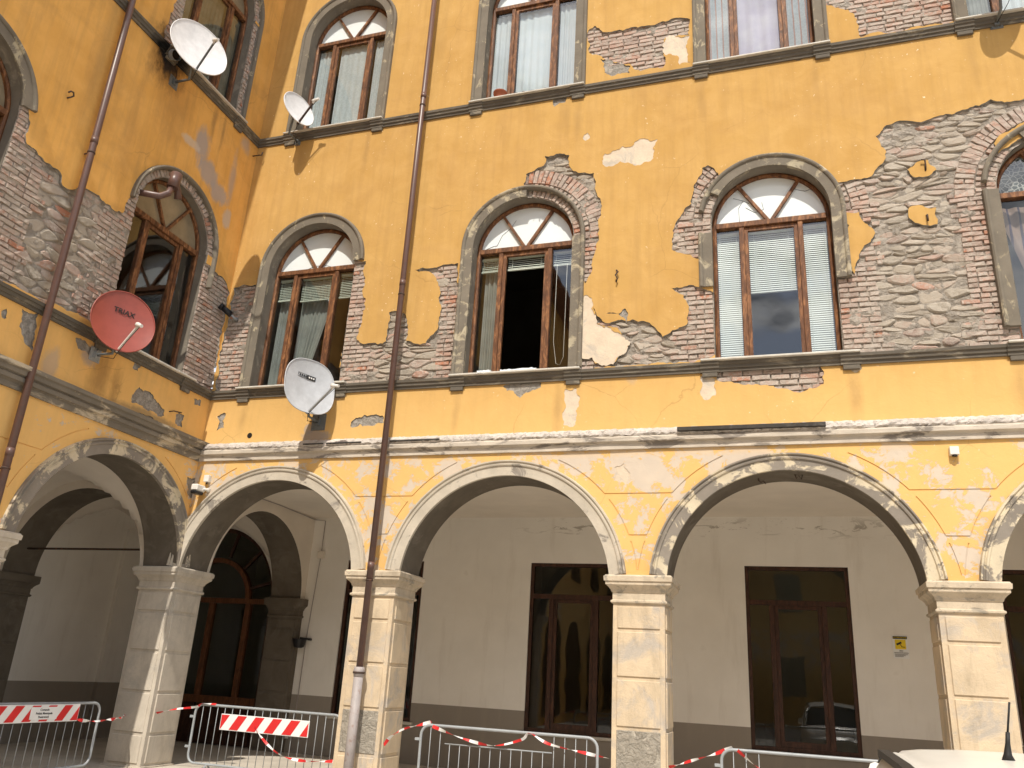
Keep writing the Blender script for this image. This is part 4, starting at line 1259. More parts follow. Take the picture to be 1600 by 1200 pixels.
# inner face of the arcade, ceiling, back wall with its glazed openings
inner = [('open', [(c - 1.5, 2.5), (c + 1.5, 2.5)] + [(c + 1.5 * cos(a), 2.8 + 1.5 * sin(a)) for a in np.linspace(0, pi, 41)], 0.0) for c in A_MAIN]
o, _ = facade(main, 0.0, 15.2, 2.951, 4.42, inner, ['ceiling'] * 5); o.location.y = 0.66; o.name = 'arcade_inner_wall'
obj('ceiling', bx((0.002, 0.66, 4.42), (15.2, 3.70, 4.50)), 'ceiling', main)
GW = [1.65, 5.35, 9.05, 12.78]
def rect(u0, u1, z0, z1): return [(u0, z0), (u1, z0), (u1, z1), (u0, z1)]
bl = [('open', rect(c - 0.80, c + 0.80, 0.80, 3.60), 0.22) for c in GW]
DC = -2.18; DR = 1.43; DZ = 2.80
bl.append(('open', [(DC - DR, 0.12), (DC + DR, 0.12)] + [(DC + DR * cos(a), DZ + DR * sin(a)) for a in np.linspace(0, pi, 41)], 0.35))
o, _ = facade(main, -4.3, 15.2, 0.0, 4.60, bl, ['gallery'] * 5); o.location.y = 3.70; o.name = 'gallery_wall'
for i, c in enumerate(GW):
    w = empty('gallery_window', (c, 3.70, 0), 0, main)
    H = 0.80; a, b = 0.80, 3.60; zt = 3.02
    bm = B(); t = 0.06
    box(bm, (-H, 0.03, a), (-H + t, 0.11, b)); box(bm, (H - t, 0.03, a), (H, 0.11, b)); box(bm, (-H + t, 0.03, b - t), (H - t, 0.11, b)); box(bm, (-H + t, 0.03, a), (H - t, 0.11, a + t))
    obj('frame', bm, 'wood_dark', w)
    obj('transom', bx((-H + t, 0.02, zt - 0.04), (H - t, 0.11, zt + 0.04), 0.004), 'wood_dark', w)
    for s in (-1, 1): obj('mullion', bx((s * 0.40 - 0.04, 0.025, a + t), (s * 0.40 + 0.04, 0.11, zt - 0.04), 0.004), 'wood_dark', w)
    bm = B(); q = 0.36
    box(bm, (-q, 0.045, a + t), (-q + 0.06, 0.10, zt - 0.04)); box(bm, (q - 0.06, 0.045, a + t), (q, 0.10, zt - 0.04)); box(bm, (-q + 0.06, 0.045, a + t), (q - 0.06, 0.10, a + t + 0.09)); box(bm, (-q + 0.06, 0.045, zt - 0.10), (q - 0.06, 0.10, zt - 0.04))
    obj('sash', bm, 'wood_dark', w)
    for u0, u1, z0_, z1_ in ((-q + 0.06, q - 0.06, a + t + 0.09, zt - 0.10), (-H + t, -0.44, a + t, zt - 0.04), (0.44, H - t, a + t, zt - 0.04), (-H + t, H - t, zt + 0.04, b - t)):
        pane('pane', u0, u1, z0_, z1_, 0.07, 'glass_dusty', w)
    obj('sill', bx((-0.86, -0.05, a - 0.05), (0.86, 0.2, a - 0.003), 0.006), 'marble', w)
# great arched door at the end of the gallery corner
d = empty('arched_door', (DC, 3.78, 0), 0, main)
bm = B(); sweep(bm, [((-DR, 0.12), (1, 0)), ((-DR, DZ), (1, 0))] + [((-DR * cos(a), DZ + DR * sin(a)), (cos(a), -sin(a))) for a in np.linspace(0, pi, 37)][1:-1] + [((DR, DZ), (-1, 0)), ((DR, 0.12), (-1, 0))], [(0, 0.1), (0, 0.0), (0.08, 0.0), (0.08, 0.1)])
obj('frame', bm, 'wood_dark', d)
bm = B(); R2 = 0.86; sweep(bm, [((-R2 * cos(a), DZ + R2 * 0.95 * sin(a)), (cos(a), -sin(a))) for a in np.linspace(0, pi, 33)], [(0, 0.1), (0, -0.01), (0.09, -0.01), (0.09, 0.1)])
obj('inner_arch', bm, 'wood_red', d)
for a in (0, 30, 60, 90, 120, 150):
    t = radians(a + 15)
    bm = B(); bar(bm, (R2 * cos(t), 0.05, DZ + R2 * sin(t)), ((DR - 0.08) * cos(t), 0.05, DZ + (DR - 0.08) * sin(t)), 0.05, 0.06); obj('glazing_bar', bm, 'wood_dark', d)
obj('transom', bx((-DR + 0.08, -0.02, DZ - 0.08), (DR - 0.08, 0.1, DZ + 0.02), 0.005), 'wood_red', d)
for u in (-0.86, 0.0, 0.86): obj('mullion', bx((u - 0.055, -0.01, 0.98), (u + 0.055, 0.1, DZ - 0.08), 0.005), 'wood_red', d)
obj('rail', bx((-DR + 0.08, -0.015, 0.84), (DR - 0.08, 0.1, 0.98), 0.005), 'wood_red', d)
for u0, u1 in ((-1.35, -0.86), (-0.86, 0), (0, 0.86), (0.86, 1.35)): obj('door_panel', bx((u0 + 0.03, 0.02, 0.13), (u1 - 0.03, 0.09, 0.84), 0.01), 'wood_dark', d)
for u0, u1 in ((-1.35, -0.915), (-0.805, -0.055), (0.055, 0.805), (0.915, 1.35)): pane('pane', u0, u1, 0.98, DZ - 0.08, 0.05, 'glass_dusty', d)
pts = [(( DR - .08) * cos(t), 0.055, DZ + 0.02 + (DR - .08) * max(0, sin(t))) for t in np.linspace(0, pi, 25)]
obj('lunette_pane', (pts, [], [tuple(range(len(pts)))]), 'glass_dusty', d)
# rooms behind
bm = B()
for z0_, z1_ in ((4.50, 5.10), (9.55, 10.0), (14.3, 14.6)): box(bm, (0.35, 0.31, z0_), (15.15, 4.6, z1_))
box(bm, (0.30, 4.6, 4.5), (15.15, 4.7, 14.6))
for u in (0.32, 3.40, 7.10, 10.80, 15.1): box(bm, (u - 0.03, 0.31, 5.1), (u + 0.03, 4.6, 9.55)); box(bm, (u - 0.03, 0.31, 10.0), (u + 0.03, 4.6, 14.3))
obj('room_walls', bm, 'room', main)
bm = B()
box(bm, (-4.3, 7.9, 0.0), (15.15, 8.0, 4.6)); box(bm, (-4.3, 3.93, 4.3), (15.15, 7.9, 4.45)); box(bm, (-4.3, 4.06, -0.02), (15.15, 7.9, 0.1))
for u in (-4.2, 0.1, 3.5, 7.2, 10.9, 15.1): box(bm, (u - 0.05, 4.06, 0.1), (u + 0.05, 7.9, 4.3))
obj('ground_floor_rooms', bm, 'room_yellow', main)
bm = B()
box(bm, (15.2, 0.0, 0.0), (15.5, 8.0, 17.0)); box(bm, (-4.4, 8.0, 0), (15.5, 8.3, 17.0))
obj('end_wall', bm, 'plaster_main', main)
bm = B(); straight(bm, 0.1, 15.9, [(0, 16.85), (-0.85, 16.95), (-0.85, 17.1), (8.8, 19.6), (8.8, 17.0)]); obj('eave_roof', bm, 'roof_tile', main)

# ================================================================== LEFT WING  (local u = world y, local depth = world -x)
wing = thing('building_wing', 'shaded ochre wing at the left meeting the sunlit facade at the corner', 'building', (0, 0, 0), pi / 2, group='two wings of the courtyard building')
A_W = [-1.51, -5.24, -8.97]
W_WM = [-1.53, -5.26, -8.95]
rnd = random.Random(9)
pw = [rough(v, 0.06, 0.16, rnd) for v in WP.values()]
pw += [ring_poly(-1.53, zc, .81, .935, 0, 180), ring_poly(-1.53, z0u + SPR, .81, .935, 0, 180), rough([(-2.62, z0u), (-2.33, z0u), (-2.33, 13.4), (-2.55, 13.3), (-2.66, 12.4), (-2.58, 11.5)], 0.05, 0.2, rnd), [(-0.73, z0u), (-0.60, z0u), (-0.60, 12.9), (-0.73, 12.9)], [(-2.36, z0u), (-2.33, z0u), (-2.33, 12.9), (-2.36, 12.9)]]
gw = [rough(v, 0.035, 0.2, rnd) for v in WG.values()]
loops = [('mas', p, 0) for p in pw] + [('grey', p, 0) for p in gw] + grooves([A_W[2], A_W[1], A_W[0]])
for c in A_W:
    loops.append(('open', [(c - 1.5, 2.5), (c + 1.5, 2.5)] + [(c + 1.5 * cos(a), 2.8 + 1.5 * sin(a)) for a in np.linspace(0, pi, 61)], 0.66))
for c in W_WM: loops.append(('open', arch_poly(c, 0.81, ZS, zc, 0.81), 0.30)); loops.append(('open', arch_poly(c, 0.81, z0u, z0u + SPR, 0.81), 0.30))
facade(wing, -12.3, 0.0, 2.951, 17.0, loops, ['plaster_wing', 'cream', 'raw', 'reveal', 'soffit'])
mas = Masonry(wing, pw, [], [(c, ZS) for c in W_WM] + [(c, z0u) for c in W_WM], 1)
for c in W_WM[:2]:
    mas.rows(c - 0.81 - 0.55, c - 0.815, zb, zc, tooth=-0.15)
    mas.rows(c + 0.815, c + 0.81 + (0.75 if c > -2 else 0.55), zb, zc, tooth=0.0 if c > -2 else 0.15)
    mas.arch(c, zc, 0.815, 2)
c = W_WM[0]
mas.rows(c - 0.81 - 0.35, c - 0.815, z0u, z0u + SPR, tooth=-0.1); mas.rows(c + 0.815, c + 0.94, z0u, z0u + SPR, L=0.12); mas.arch(c, z0u + SPR, 0.815, 1)
def skw(q):
    if q[1] > 9.2: return True
    for w in W_WM:
        if abs(q[0] - w) < 1.38 and q[1] < zc: return True
        if q[1] >= zc and hypot(q[0] - w, q[1] - zc) < 1.33: return True
    return q[0] > -0.2
mas.rubble((-7.0, -0.1, 5.7, 9.3), skw, dx=0.24, dz=0.085, brickish=0.34)
mas.build()
window(wing, W_WM[0], ZS, [('A', 0, 180, SURR_OUT), ('R', 7.45, zc, SURR_OUT)], lun='lunette_reflection', label='dark open window above the red dish, its jambs bare brick')
window(wing, W_WM[1], ZS, [('A', 8, 180), ('L', ZS, zc)], lun='lunette_reflection')
window(wing, W_WM[0], z0u, [('A', 0, 180, SURR_OUT), ('R', z0u, z0u + SPR, SURR_OUT)], lun='lunette_reflection', fill=[f_curt(-0.76, -0.44, 'curtain_old', folds=4, amp=0.012, d=0.30), f_curt(-0.31, 0.31, 'curtain_old', folds=7, amp=0.012, d=0.30, zlo=0.3), f_curt(0.44, 0.76, 'curtain_old', folds=4, amp=0.012, d=0.30)], label='window hung with stained grey green curtains behind the white dish')
window(wing, W_WM[1], z0u, SP_FULL(z0u), lun='lunette_reflection'); window(wing, W_WM[2], ZS, SP_FULL(ZS), lun='lunette_reflection'); window(wing, W_WM[2], z0u, SP_FULL(z0u), lun='lunette_reflection')
string_course(wing, -12.3, 0.0, 5.795, 0.002, W_WM)
string_course(wing, -12.3, 0.0, 5.795 + UP, 0.002, W_WM)
cornice(wing, -12.3, 0.0, 'cornice_wing', 0.002, True)
for c in A_W: archivolt(wing, c, 'archivolt_grey')
pier(wing, -3.385, 'pier_grey', capmat='pier_grey'); pier(wing, -7.11, 'pier_grey'); pier(wing, -10.84, 'pier_grey')
inner = [('open', [(c - 1.5, 2.5), (c + 1.5, 2.5)] + [(c + 1.5 * cos(a), 2.8 + 1.5 * sin(a)) for a in np.linspace(0, pi, 41)], 0.0) for c in A_W]
o, _ = facade(wing, -12.3, 0.0, 2.951, 4.5, inner, ['ceiling'] * 5); o.location.y = 0.66; o.name = 'arcade_inner_wall'
bm = B(); box(bm, (-12.3, 3.70, 0.0), (3.7, 3.9, 4.7)); obj('gallery_wall', bm, 'gallery', wing)
obj('wall_pilaster', bx((2.72, 3.62, 0.1), (3.68, 3.70, 4.0)), 'gallery', wing)
transverse(wing, 0.0, 0.66); transverse(wing, -3.71, -3.06); transverse(main, -0.66, 0.0)
groin(wing, 0.66, 3.70, 0.66, 3.70); groin(wing, -3.06, 0.0, 0.66, 3.70); groin(wing, -6.79, -3.71, 0.66, 3.70)
obj('ceiling', bx((-12.3, 0.66, 4.52), (3.7, 3.75, 4.60)), 'ceiling', wing)
bm = B()
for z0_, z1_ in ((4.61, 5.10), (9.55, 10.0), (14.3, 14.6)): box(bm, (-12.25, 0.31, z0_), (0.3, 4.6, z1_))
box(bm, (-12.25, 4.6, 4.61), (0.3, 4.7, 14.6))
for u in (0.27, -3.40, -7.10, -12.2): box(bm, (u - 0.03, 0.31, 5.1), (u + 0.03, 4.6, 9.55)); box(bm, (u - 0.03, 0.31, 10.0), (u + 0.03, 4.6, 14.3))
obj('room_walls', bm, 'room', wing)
bm = B(); box(bm, (-12.6, 0.0, 0.0), (-12.3, 8.3, 17.0)); box(bm, (-12.3, 8.0, 0), (8.3, 8.3, 17.0)); obj('end_wall', bm, 'plaster_wing', wing)
bm = B(); straight(bm, -13.0, 0.9, [(0, 16.85), (-0.77, 16.95), (-0.77, 17.1), (8.8, 19.6), (8.8, 17.0)]); obj('eave_roof', bm, 'roof_tile', wing)
bm = B(); box(bm, (-27.0, 0.0, 0.0), (-12.61, 8.3, 17.0)); obj('wing_extension', bm, 'plaster_wing', wing)
bm = B(); straight(bm, -27.5, -13.01, [(0, 16.85), (-0.77, 16.95), (-0.77, 17.1), (8.8, 19.6), (8.8, 17.0)]); obj('eave_roof', bm, 'roof_tile', wing)
for i in range(4):
    for z in (0.3, ZS, z0u):
        w = empty('window', (-14.6 - 3.7 * i, 0, 0), 0, wing)
        obj('pane', ([(p[0], -0.02, p[1]) for p in arch_poly(0, 1.3 if z < 1 else 0.81, z, z + (2.5 if z < 1 else SPR), 1.3 if z < 1 else 0.81, 16)], [], [tuple(range(19))]), 'wood_dark', w)
obj('tie_rod', tb([(0.33, 0.60, 3.26), (0.33, 3.72, 3.26)], 0.018), 'iron', wing)

# ================================================================== far side of the courtyard (behind the camera, seen only in reflections)
far = thing('building', 'ochre building closing the far side of the courtyard, mirrored in the windows', 'building', (4, -27, 0))
obj('wall', bx((-30, -8, 0), (24, 0, 12.5)), 'plaster_main', far)
bm = B(); straight(bm, -31, 25, [(0.8, 12.4), (0.8, 12.6), (-4, 14.4), (-9, 12.4)]); obj('roof', bm, 'roof_tile', far)
for i in range(9):
    for z in (1.5, 5.5, 9.0):
        w = empty('window', (-16 + i * 4.2, 0, 0), 0, far)
        obj('pane', bx((-0.6, -0.02, z), (0.6, 0.02, z + 1.9)), 'surround', w)

# ================================================================== satellite dishes
def text_obj(name, body, size, mat, parent, loc, rot, bold=0.0, align='CENTER'):
    cu = bpy.data.curves.new(name, 'FONT')
    cu.body = body; cu.size = size; cu.align_x = align; cu.align_y = 'CENTER'; cu.extrude = 0.0008; cu.offset = bold; cu.resolution_u = 3
    me = bpy.data.meshes.new(name)
    tmp = bpy.data.objects.new('tmp', cu); COL.objects.link(tmp)
    dg = bpy.context.evaluated_depsgraph_get(); dg.update()
    me = bpy.data.meshes.new_from_object(tmp.evaluated_get(dg))
    bpy.data.objects.remove(tmp)
    me.name = name
    me.materials.clear(); me.materials.append(M[mat])
    o = bpy.data.objects.new(name, me)
    link(o, parent)
    o.matrix_local = Matrix.Translation(loc) @ (rot.to_4x4() if rot else Matrix())
    return o

def dish(label, C, n, r, lnb, plate, wall_n, mat, armmat='zinc_dark', square=0.0, logo=None, platemat='zinc_dark', plate_size=0.09):
    C = Vector(C); n = Vector(n).normalized(); lnb = Vector(lnb); plate = Vector(plate); wn = Vector(wall_n)
    t = thing('satellite_dish', label, 'satellite dish', plate, group='satellite dishes on the facades')
    off = -plate
    up = (Vector((0, 0, 1)) - n * n.z).normalized(); rt = up.cross(n).normalized()
    R = Matrix((rt, up, n)).transposed()       # local x right, y up, z out
    ry = r * 1.08
    def bowl(bm, back):
        nr, na = 9, 48; rings = []
        for i in range(nr + 1):
            s = i / nr; ring = []
            for k in range(na):
                a = 2 * pi * k / na
                e = 1.0
                if square:
                    e = 1.0 / ((abs(cos(a)) ** square + abs(sin(a)) ** square) ** (1 / square))
                x, y = r * s * e * cos(a), ry * s * e * sin(a)
                z = 0.16 * r * (s * s - 1) * 1.2 - (0.006 if back else 0)
                ring.append(bm.verts.new(off + C + R @ Vector((x, y, z))))
            rings.append(ring)
        for i in range(nr):
            for k in range(na):
                if i == 0 and False: continue
                try:
                    f = bm.faces.new((rings[i][k], rings[i][(k + 1) % na], rings[i + 1][(k + 1) % na], rings[i + 1][k]) if not back else (rings[i + 1][k], rings[i + 1][(k + 1) % na], rings[i][(k + 1) % na], rings[i][k])); f.smooth = True
                except ValueError: pass
        return rings[-1]
    bm = B(); a = bowl(bm, False); b = bowl(bm, True)
    rim = [(v.co.copy() - (off + C)) for v in a]
    o = obj('reflector', bm, mat, t)
    obj('rim', tb([off + C + v * 1.002 for v in rim], 0.009, 6, closed=True), mat, t)
    foot = C - up * ry * 0.98 - n * 0.01
    bm = B()
    bar(bm, off + foot - n * 0.05, off + lnb - (lnb - foot).normalized() * 0.05, 0.028, 0.022, up=up)
    obj('feed_arm', bm, armmat, t)
    ax = (C + up * 0.02 - lnb).normalized()
    bm = B(); tube(bm, [off + lnb - ax * 0.09, off + lnb - ax * 0.03, off + lnb + ax * 0.01, off + lnb + ax * 0.045], [0.022, 0.026, 0.034, 0.036], 12)
    tube(bm, [off + lnb + (foot - lnb).normalized() * 0.07, off + lnb], [0.016, 0.022], 8)
    obj('lnb_head', bm, 'white_plastic', t)
    obj('lnb_cap', tb([off + lnb + ax * 0.046, off + lnb + ax * 0.052], 0.027, 12), 'black_plastic', t)
    back = C - n * 0.22 * r - up * 0.08
    mid = plate + wn * (0.30 if (C - plate).dot(wn) > 0.35 else 0.2)
    mid2 = Vector((mid.x, mid.y, back.z - 0.0)) * 0.5 + (back - n * 0.06) * 0.5
    mid2.z = back.z - 0.1
    obj('bracket', tb([off + plate, off + mid, off + mid2, off + back - n * 0.08, off + back], [0.02] * 5, 8), 'zinc_dark', t)
    tq = wn.to_track_quat('Z', 'Y').to_matrix()
    bm = B(); box(bm, (-plate_size, -plate_size * 1.1, 0.0), (plate_size, plate_size * 1.1, 0.012)); box(bm, (-0.03, -0.05, 0.012), (0.03, 0.05, 0.05))
    for x in (-.7, .7):
        for y in (-.8, .8): box(bm, (x * plate_size - .012, y * plate_size - .012, .012), (x * plate_size + .012, y * plate_size + .012, .024))
    bmesh.ops.transform(bm, matrix=tq.to_4x4(), verts=bm.verts)
    obj('wall_plate', bm, platemat, t)
    bm = B(); tube(bm, [off + back, off + back - n * 0.1 + up * 0.02], 0.05, 10); obj('clamp', bm, 'zinc_dark', t)
    # cable hanging back to the wall
    obj('cable', tb([off + lnb - ax * 0.06, off + foot + (lnb - foot) * 0.5 - up * 0.03, off + foot - up * 0.03, off + (foot + mid) / 2 - Vector((0, 0, 0.10)), off + plate + wn * 0.04 - Vector((0, 0, 0.02)), off + plate + wn * 0.012 + Vector((0, 0, 0.25))], 0.005, 5), 'black_plastic', t)
    if logo:
        logo(t, off + C, R, r)
    return t
def logo_text(t, c, R, r):
    text_obj('lettering', 'TRIAX', r * 0.24, 'black', t, c + R @ Vector((0.02 * r, 0.40 * r, -0.128 * r)), R @ Matrix.Rotation(radians(9), 3, 'X') @ Matrix.Rotation(radians(-4), 3, 'Z'), 0.002)
def logo_box(t, c, R, r):
    rz = Matrix.Rotation(radians(-4), 3, 'Z')
    bm = B()
    for lo, hi in (((-0.26, -0.055, 0), (-0.02, -0.045, 0.004)), ((-0.26, 0.045, 0), (-0.02, 0.055, 0.004)), ((-0.26, -0.045, 0), (-0.25, 0.045, 0.004)), ((-0.02, -0.055, 0), (0.22, 0.055, 0.004))):
        box(bm, [v * r for v in lo], [v * r for v in hi])
    for i, x in enumerate((-0.22, -0.165, -0.11, -0.06)): box(bm, ((x) * r, -0.03 * r, 0), ((x + 0.03) * r, 0.03 * r, 0.003))
    bmesh.ops.scale(bm, vec=(1.5, 1.5, 1.0), verts=bm.verts)
    bmesh.ops.transform(bm, matrix=Matrix.Translation(c + R @ Vector((-0.05 * r, 0.42 * r, -0.135 * r))) @ (R @ Matrix.Rotation(radians(9), 3, 'X') @ rz).to_4x4(), verts=bm.verts)
    obj('printed_logo', bm, 'black', t)
    bm = B()
    for x in (0.03, 0.09, 0.15): box(bm, (x * r, -0.02 * r, 0.004 * r), ((x + 0.035) * r, 0.02 * r, 0.012 * r))
    bmesh.ops.scale(bm, vec=(1.5, 1.5, 1.0), verts=bm.verts)
    bmesh.ops.transform(bm, matrix=Matrix.Translation(c + R @ Vector((-0.05 * r, 0.42 * r, -0.135 * r))) @ (R @ Matrix.Rotation(radians(9), 3, 'X') @ rz).to_4x4(), verts=bm.verts)
    obj('logo_letters', bm, 'white', t)
dish('large white satellite dish beside the curtained top window of the shaded wing', (0.55, -2.429, 10.70), (0.891, -0.404, 0.207), 0.47, (1.06, -2.649, 10.521), (0.0, -2.24, 10.28), (1, 0, 0), 'dish_white')
dish('small white satellite dish at the lower left of the sunlit top window near the corner', (1.069, -0.42, 10.976), (0.906, -0.343, 0.248), 0.32, (1.412, -0.469, 11.051), (0.86, 0.0, 10.58), (0, -1, 0), 'dish_white', armmat='iron', plate_size=0.05)
dish('light grey rounded square satellite dish with a printed logo under the corner window', (2.193, -0.50, 5.617), (0.841, -0.516, 0.16), 0.41, (2.674, -0.60, 5.56), (2.12, 0.0, 5.20), (0, -1, 0), 'dish_grey', square=2.6, logo=logo_box, plate_size=0.12, armmat='zinc')
dish('brick red satellite dish lettered TRIAX on the shaded wing', (0.5, -2.59, 5.905), (0.871, -0.466, 0.155), 0.42, (0.947, -2.757, 5.738), (0.0, -2.46, 5.50), (1, 0, 0), 'dish_red', armmat='white_plastic', logo=logo_text, platemat='zinc')
dish('satellite dish cut off at the top right edge, its shadow on the ochre wall', (12.22, -0.45, 11.18), (0.65, -0.74, 0.16), 0.33, (12.55, -0.85, 11.05), (12.12, 0.0, 10.66), (0, -1, 0), 'dish_white', plate_size=0.08, armmat='iron')

# ================================================================== downpipes
def downpipe(label, x, y, z0, z1, wn, joints, r=0.046, lower=None):
    t = thing('downpipe', label, 'drainpipe', (x, y, 0))
    obj('pipe', tb([(0, 0, z0), (0, 0, z1)], r, 16), 'pipe', t)
    wn = Vector(wn)
    for z in joints:
        obj('collar', tb([(0, 0, z - 0.05), (0, 0, z + 0.05)], r + 0.004, 16), 'pipe', t)
    for z in [j - 0.2 for j in joints]:
        bm = B(); tube(bm, [(0, 0, z - 0.012), (0, 0, z + 0.012)], r + 0.006, 16); a = Vector((0, 0, z)); bar(bm, a - wn * r, a - wn * 0.14, 0.02, 0.012)
        obj('clamp', bm, 'iron', t)
    if lower:
        obj('lower_pipe', tb([(0, 0, 0.02), (0, 0, lower)], r + 0.018, 16), 'pipe_grey', t)
        bm = B(); tube(bm, [(0, 0, lower - 0.10), (0, 0, lower - 0.03), (0, 0, lower), (0, 0, lower + 0.04)], [r + .016, r + .03, r + .03, r + .02], 16); obj('socket', bm, 'pipe_grey', t)
        obj('clamp', tb([(0, 0, lower - 0.02), (0, 0, lower - 0.045)], r + 0.036, 16), 'iron', t)
    return t
downpipe('brown downpipe on the sunlit facade, ending in a grey cast iron foot at the pier', 3.385, -0.17, 1.62, 16.9, (0, -1, 0), [3.0, 7.4, 11.0], lower=1.62)
downpipe('brown downpipe crossing the shaded wing from top to bottom', 0.12, -3.43, 0.05, 16.9, (1, 0, 0), [3.85, 8.3, 13.0])

# ================================================================== crowd barriers
def barrier_mesh(L, Hh=1.02, zb=0.24, rad=0.12):
    pts = []
    for cx_, cz_, a0 in ((L - rad, Hh - rad, 0), (rad, Hh - rad, 90), (rad, zb + rad, 180), (L - rad, zb + rad, 270)):
        for k in range(7):
            a = radians(a0 + 15 * k); pts.append((cx_ + rad * cos(a), 0, cz_ + rad * sin(a)))
    return tb(pts, 0.0175, 8, closed=True)
def barrier(label, loc, rz, L=2.3, mid=None, board=False):
    t = thing('crowd_barrier', label, 'crowd barrier', loc, rz, group='steel crowd barriers along the arcade')
    obj('frame', barrier_mesh(L), 'zinc', t)
    n = int((L - 0.2) / 0.125)
    full = None; short = None
    zm = 0.82
    for i in range(n):
        x = 0.13 + i * (L - 0.26) / (n - 1)
        cut = mid and mid[0] < x < mid[1]
        if cut:
            if short is None:
                short = obj('bar', tb([(0, 0, 0.24), (0, 0, zm)], 0.005, 6), 'zinc', t); short.location.x = x
            else:
                c = short.copy(); link(c, t); c.location.x = x
        else:
            if full is None:
                full = obj('bar', tb([(0, 0, 0.24), (0, 0, 1.01)], 0.005, 6), 'zinc', t); full.location.x = x
            else:
                c = full.copy(); link(c, t); c.location.x = x
    if mid:
        obj('cross_rail', tb([(mid[0] - 0.03, 0, zm), (mid[1] + 0.03, 0, zm)], 0.008, 6), 'zinc', t)
    for x in (0.35, L - 0.35):
        bm = B(); tube(bm, [(x, -0.28, 0.018), (x, -0.20, 0.05), (x, 0, 0.25), (x, 0.20, 0.05), (x, 0.28, 0.018)], 0.016, 8); obj('foot', bm, 'zinc', t)
    for z in (0.45, 0.85):
        bm = B(); box(bm, (-0.075, -0.012, z - 0.016), (-0.005, 0.012, z + 0.016)); obj('hook', bm, 'zinc', t)
    return t
bA = barrier('crowd barrier in the second arch from the left, carrying a red and white board', (0.60, 0.22, 0.12), -0.03, 2.45)
bA.location.z = 0.0
bB = barrier('crowd barrier between the pier with the downpipe and the middle pier', (4.42, -0.30, 0), 0.0, 2.26, mid=(0.36, 1.68))
bC = barrier('crowd barrier at the right arch, half hidden by the white car', (8.10, -0.35, 0), 0.0, 2.3, mid=(0.5, 1.8))
bL = barrier('crowd barrier under the shaded wing at the left edge, carrying a lettered board', (-0.12, -3.03, -0.02), pi / 2, 2.16)

def striped_board(label, loc, rz, L, Hh, n, lean, patch=None, text=None):
    t = thing('warning_board', label, 'warning board', loc, rz)
    obj('back_plate', bx((0, 0.004, -0.012), (L, 0.016, Hh + 0.012), 0.003), 'white', t)
    w = L / n
    k = 0
    x = -lean
    while x < L + lean:
        q = [(x, 0), (x + w / 2 * 1.0, 0), (x + w / 2 + lean, Hh), (x + lean, Hh)]
        # clip to 0..L
        def clip(poly, c, s):
            out = []
            for i in range(len(poly)):
                a, b = poly[i], poly[(i + 1) % len(poly)]
                ia, ib = s * (a[0] - c) >= 0, s * (b[0] - c) >= 0
                if ia: out.append(a)
                if ia != ib:
                    tt = (c - a[0]) / (b[0] - a[0]); out.append((c, a[1] + (b[1] - a[1]) * tt))
            return out
        q = clip(clip(q, 0.012, 1), L - 0.012, -1) if q else q
        if len(q) > 2:
            nn = len(q); V = [(p[0], 0.0, p[1]) for p in q] + [(p[0], 0.004, p[1]) for p in q]
            F = [tuple(range(nn))] + [(i, (i + 1) % nn, nn + (i + 1) % nn, nn + i) for i in range(nn)]
            obj('red_stripe', (V, [], F), 'red', t)
        x += w
    if patch:
        obj('lettered_plate', bx((patch[0], -0.004, patch[2]), (patch[1], 0.0, patch[3]), 0.001), 'white', t)
        for i, s in enumerate(text):
            text_obj('lettering', s, 0.036, 'black', t, Vector(((patch[0] + patch[1]) / 2, -0.0055, patch[3] - 0.033 - i * 0.042)), Matrix.Rotation(pi / 2, 3, 'X'), 0.0006)
    return t
striped_board('red and white striped warning board without lettering, tied to a crowd barrier', (1.10, 0.150, 0.72), -0.03, 1.47, 0.19, 5, 0.13)
striped_board('red and white striped warning board with a lettered white plate', (-0.075, -3.03, 0.795), pi / 2, 1.76, 0.185, 7, 0.13, patch=(0.98, 1.40, 0.022, 0.168), text=['Comando', 'Polizia Municipale', 'Pontremoli'])

# ================================================================== barrier tape
def tape(label, pts, twist=3.0, w=0.042, sag=0.0, stripe=0.11):
    P = [Vector(p) for p in pts]
    out = []
    N = 14
    for i in range(len(P) - 1):
        p0 = P[max(0, i - 1)]; p1 = P[i]; p2 = P[i + 1]; p3 = P[min(len(P) - 1, i + 2)]
        for k in range(N):
            t = k / N
            out.append(0.5 * ((2 * p1) + (p2 - p0) * t + (2 * p0 - 5 * p1 + 4 * p2 - p3) * t * t + (3 * p1 - p0 - 3 * p2 + p3) * t ** 3))
    out.append(P[-1])
    o = P[0].copy()
    bm = B(); prev = None; dist = 0.0; acc = random.uniform(0, 6)
    for i, p in enumerate(out):
        d = (out[min(i + 1, len(out) - 1)] - out[max(i - 1, 0)]).normalized()
        if i: seg = (p - out[i - 1]).length; dist += seg; acc += seg * twist
        x = d.cross(Vector((0, 1, 0.2))).normalized(); y = d.cross(x)
        v = x * cos(acc) + y * sin(acc)
        ww = w / 2 * (0.55 + 0.45 * abs(sin(dist * 5 + 1)))
        cur = (bm.verts.new(p - o + v * ww), bm.verts.new(p - o - v * ww))
        if prev:
            f = bm.faces.new((prev[0], cur[0], cur[1], prev[1])); f.material_index = int(dist / stripe) % 2; f.smooth = True
        prev = cur
    ob = obj('barrier_tape', bm, ['red', 'white'], None)
    ob.location = o
    return tag(ob, label, 'barrier tape', 'red and white barrier tapes')
tape('twisted tape from the lettered board to the corner pier', [(-0.07, -1.28, 0.80), (-0.08, -1.0, 0.77), (-0.10, -0.7, 0.78), (-0.2, -0.35, 0.79), (-0.42, -0.03, 0.80)], 9)
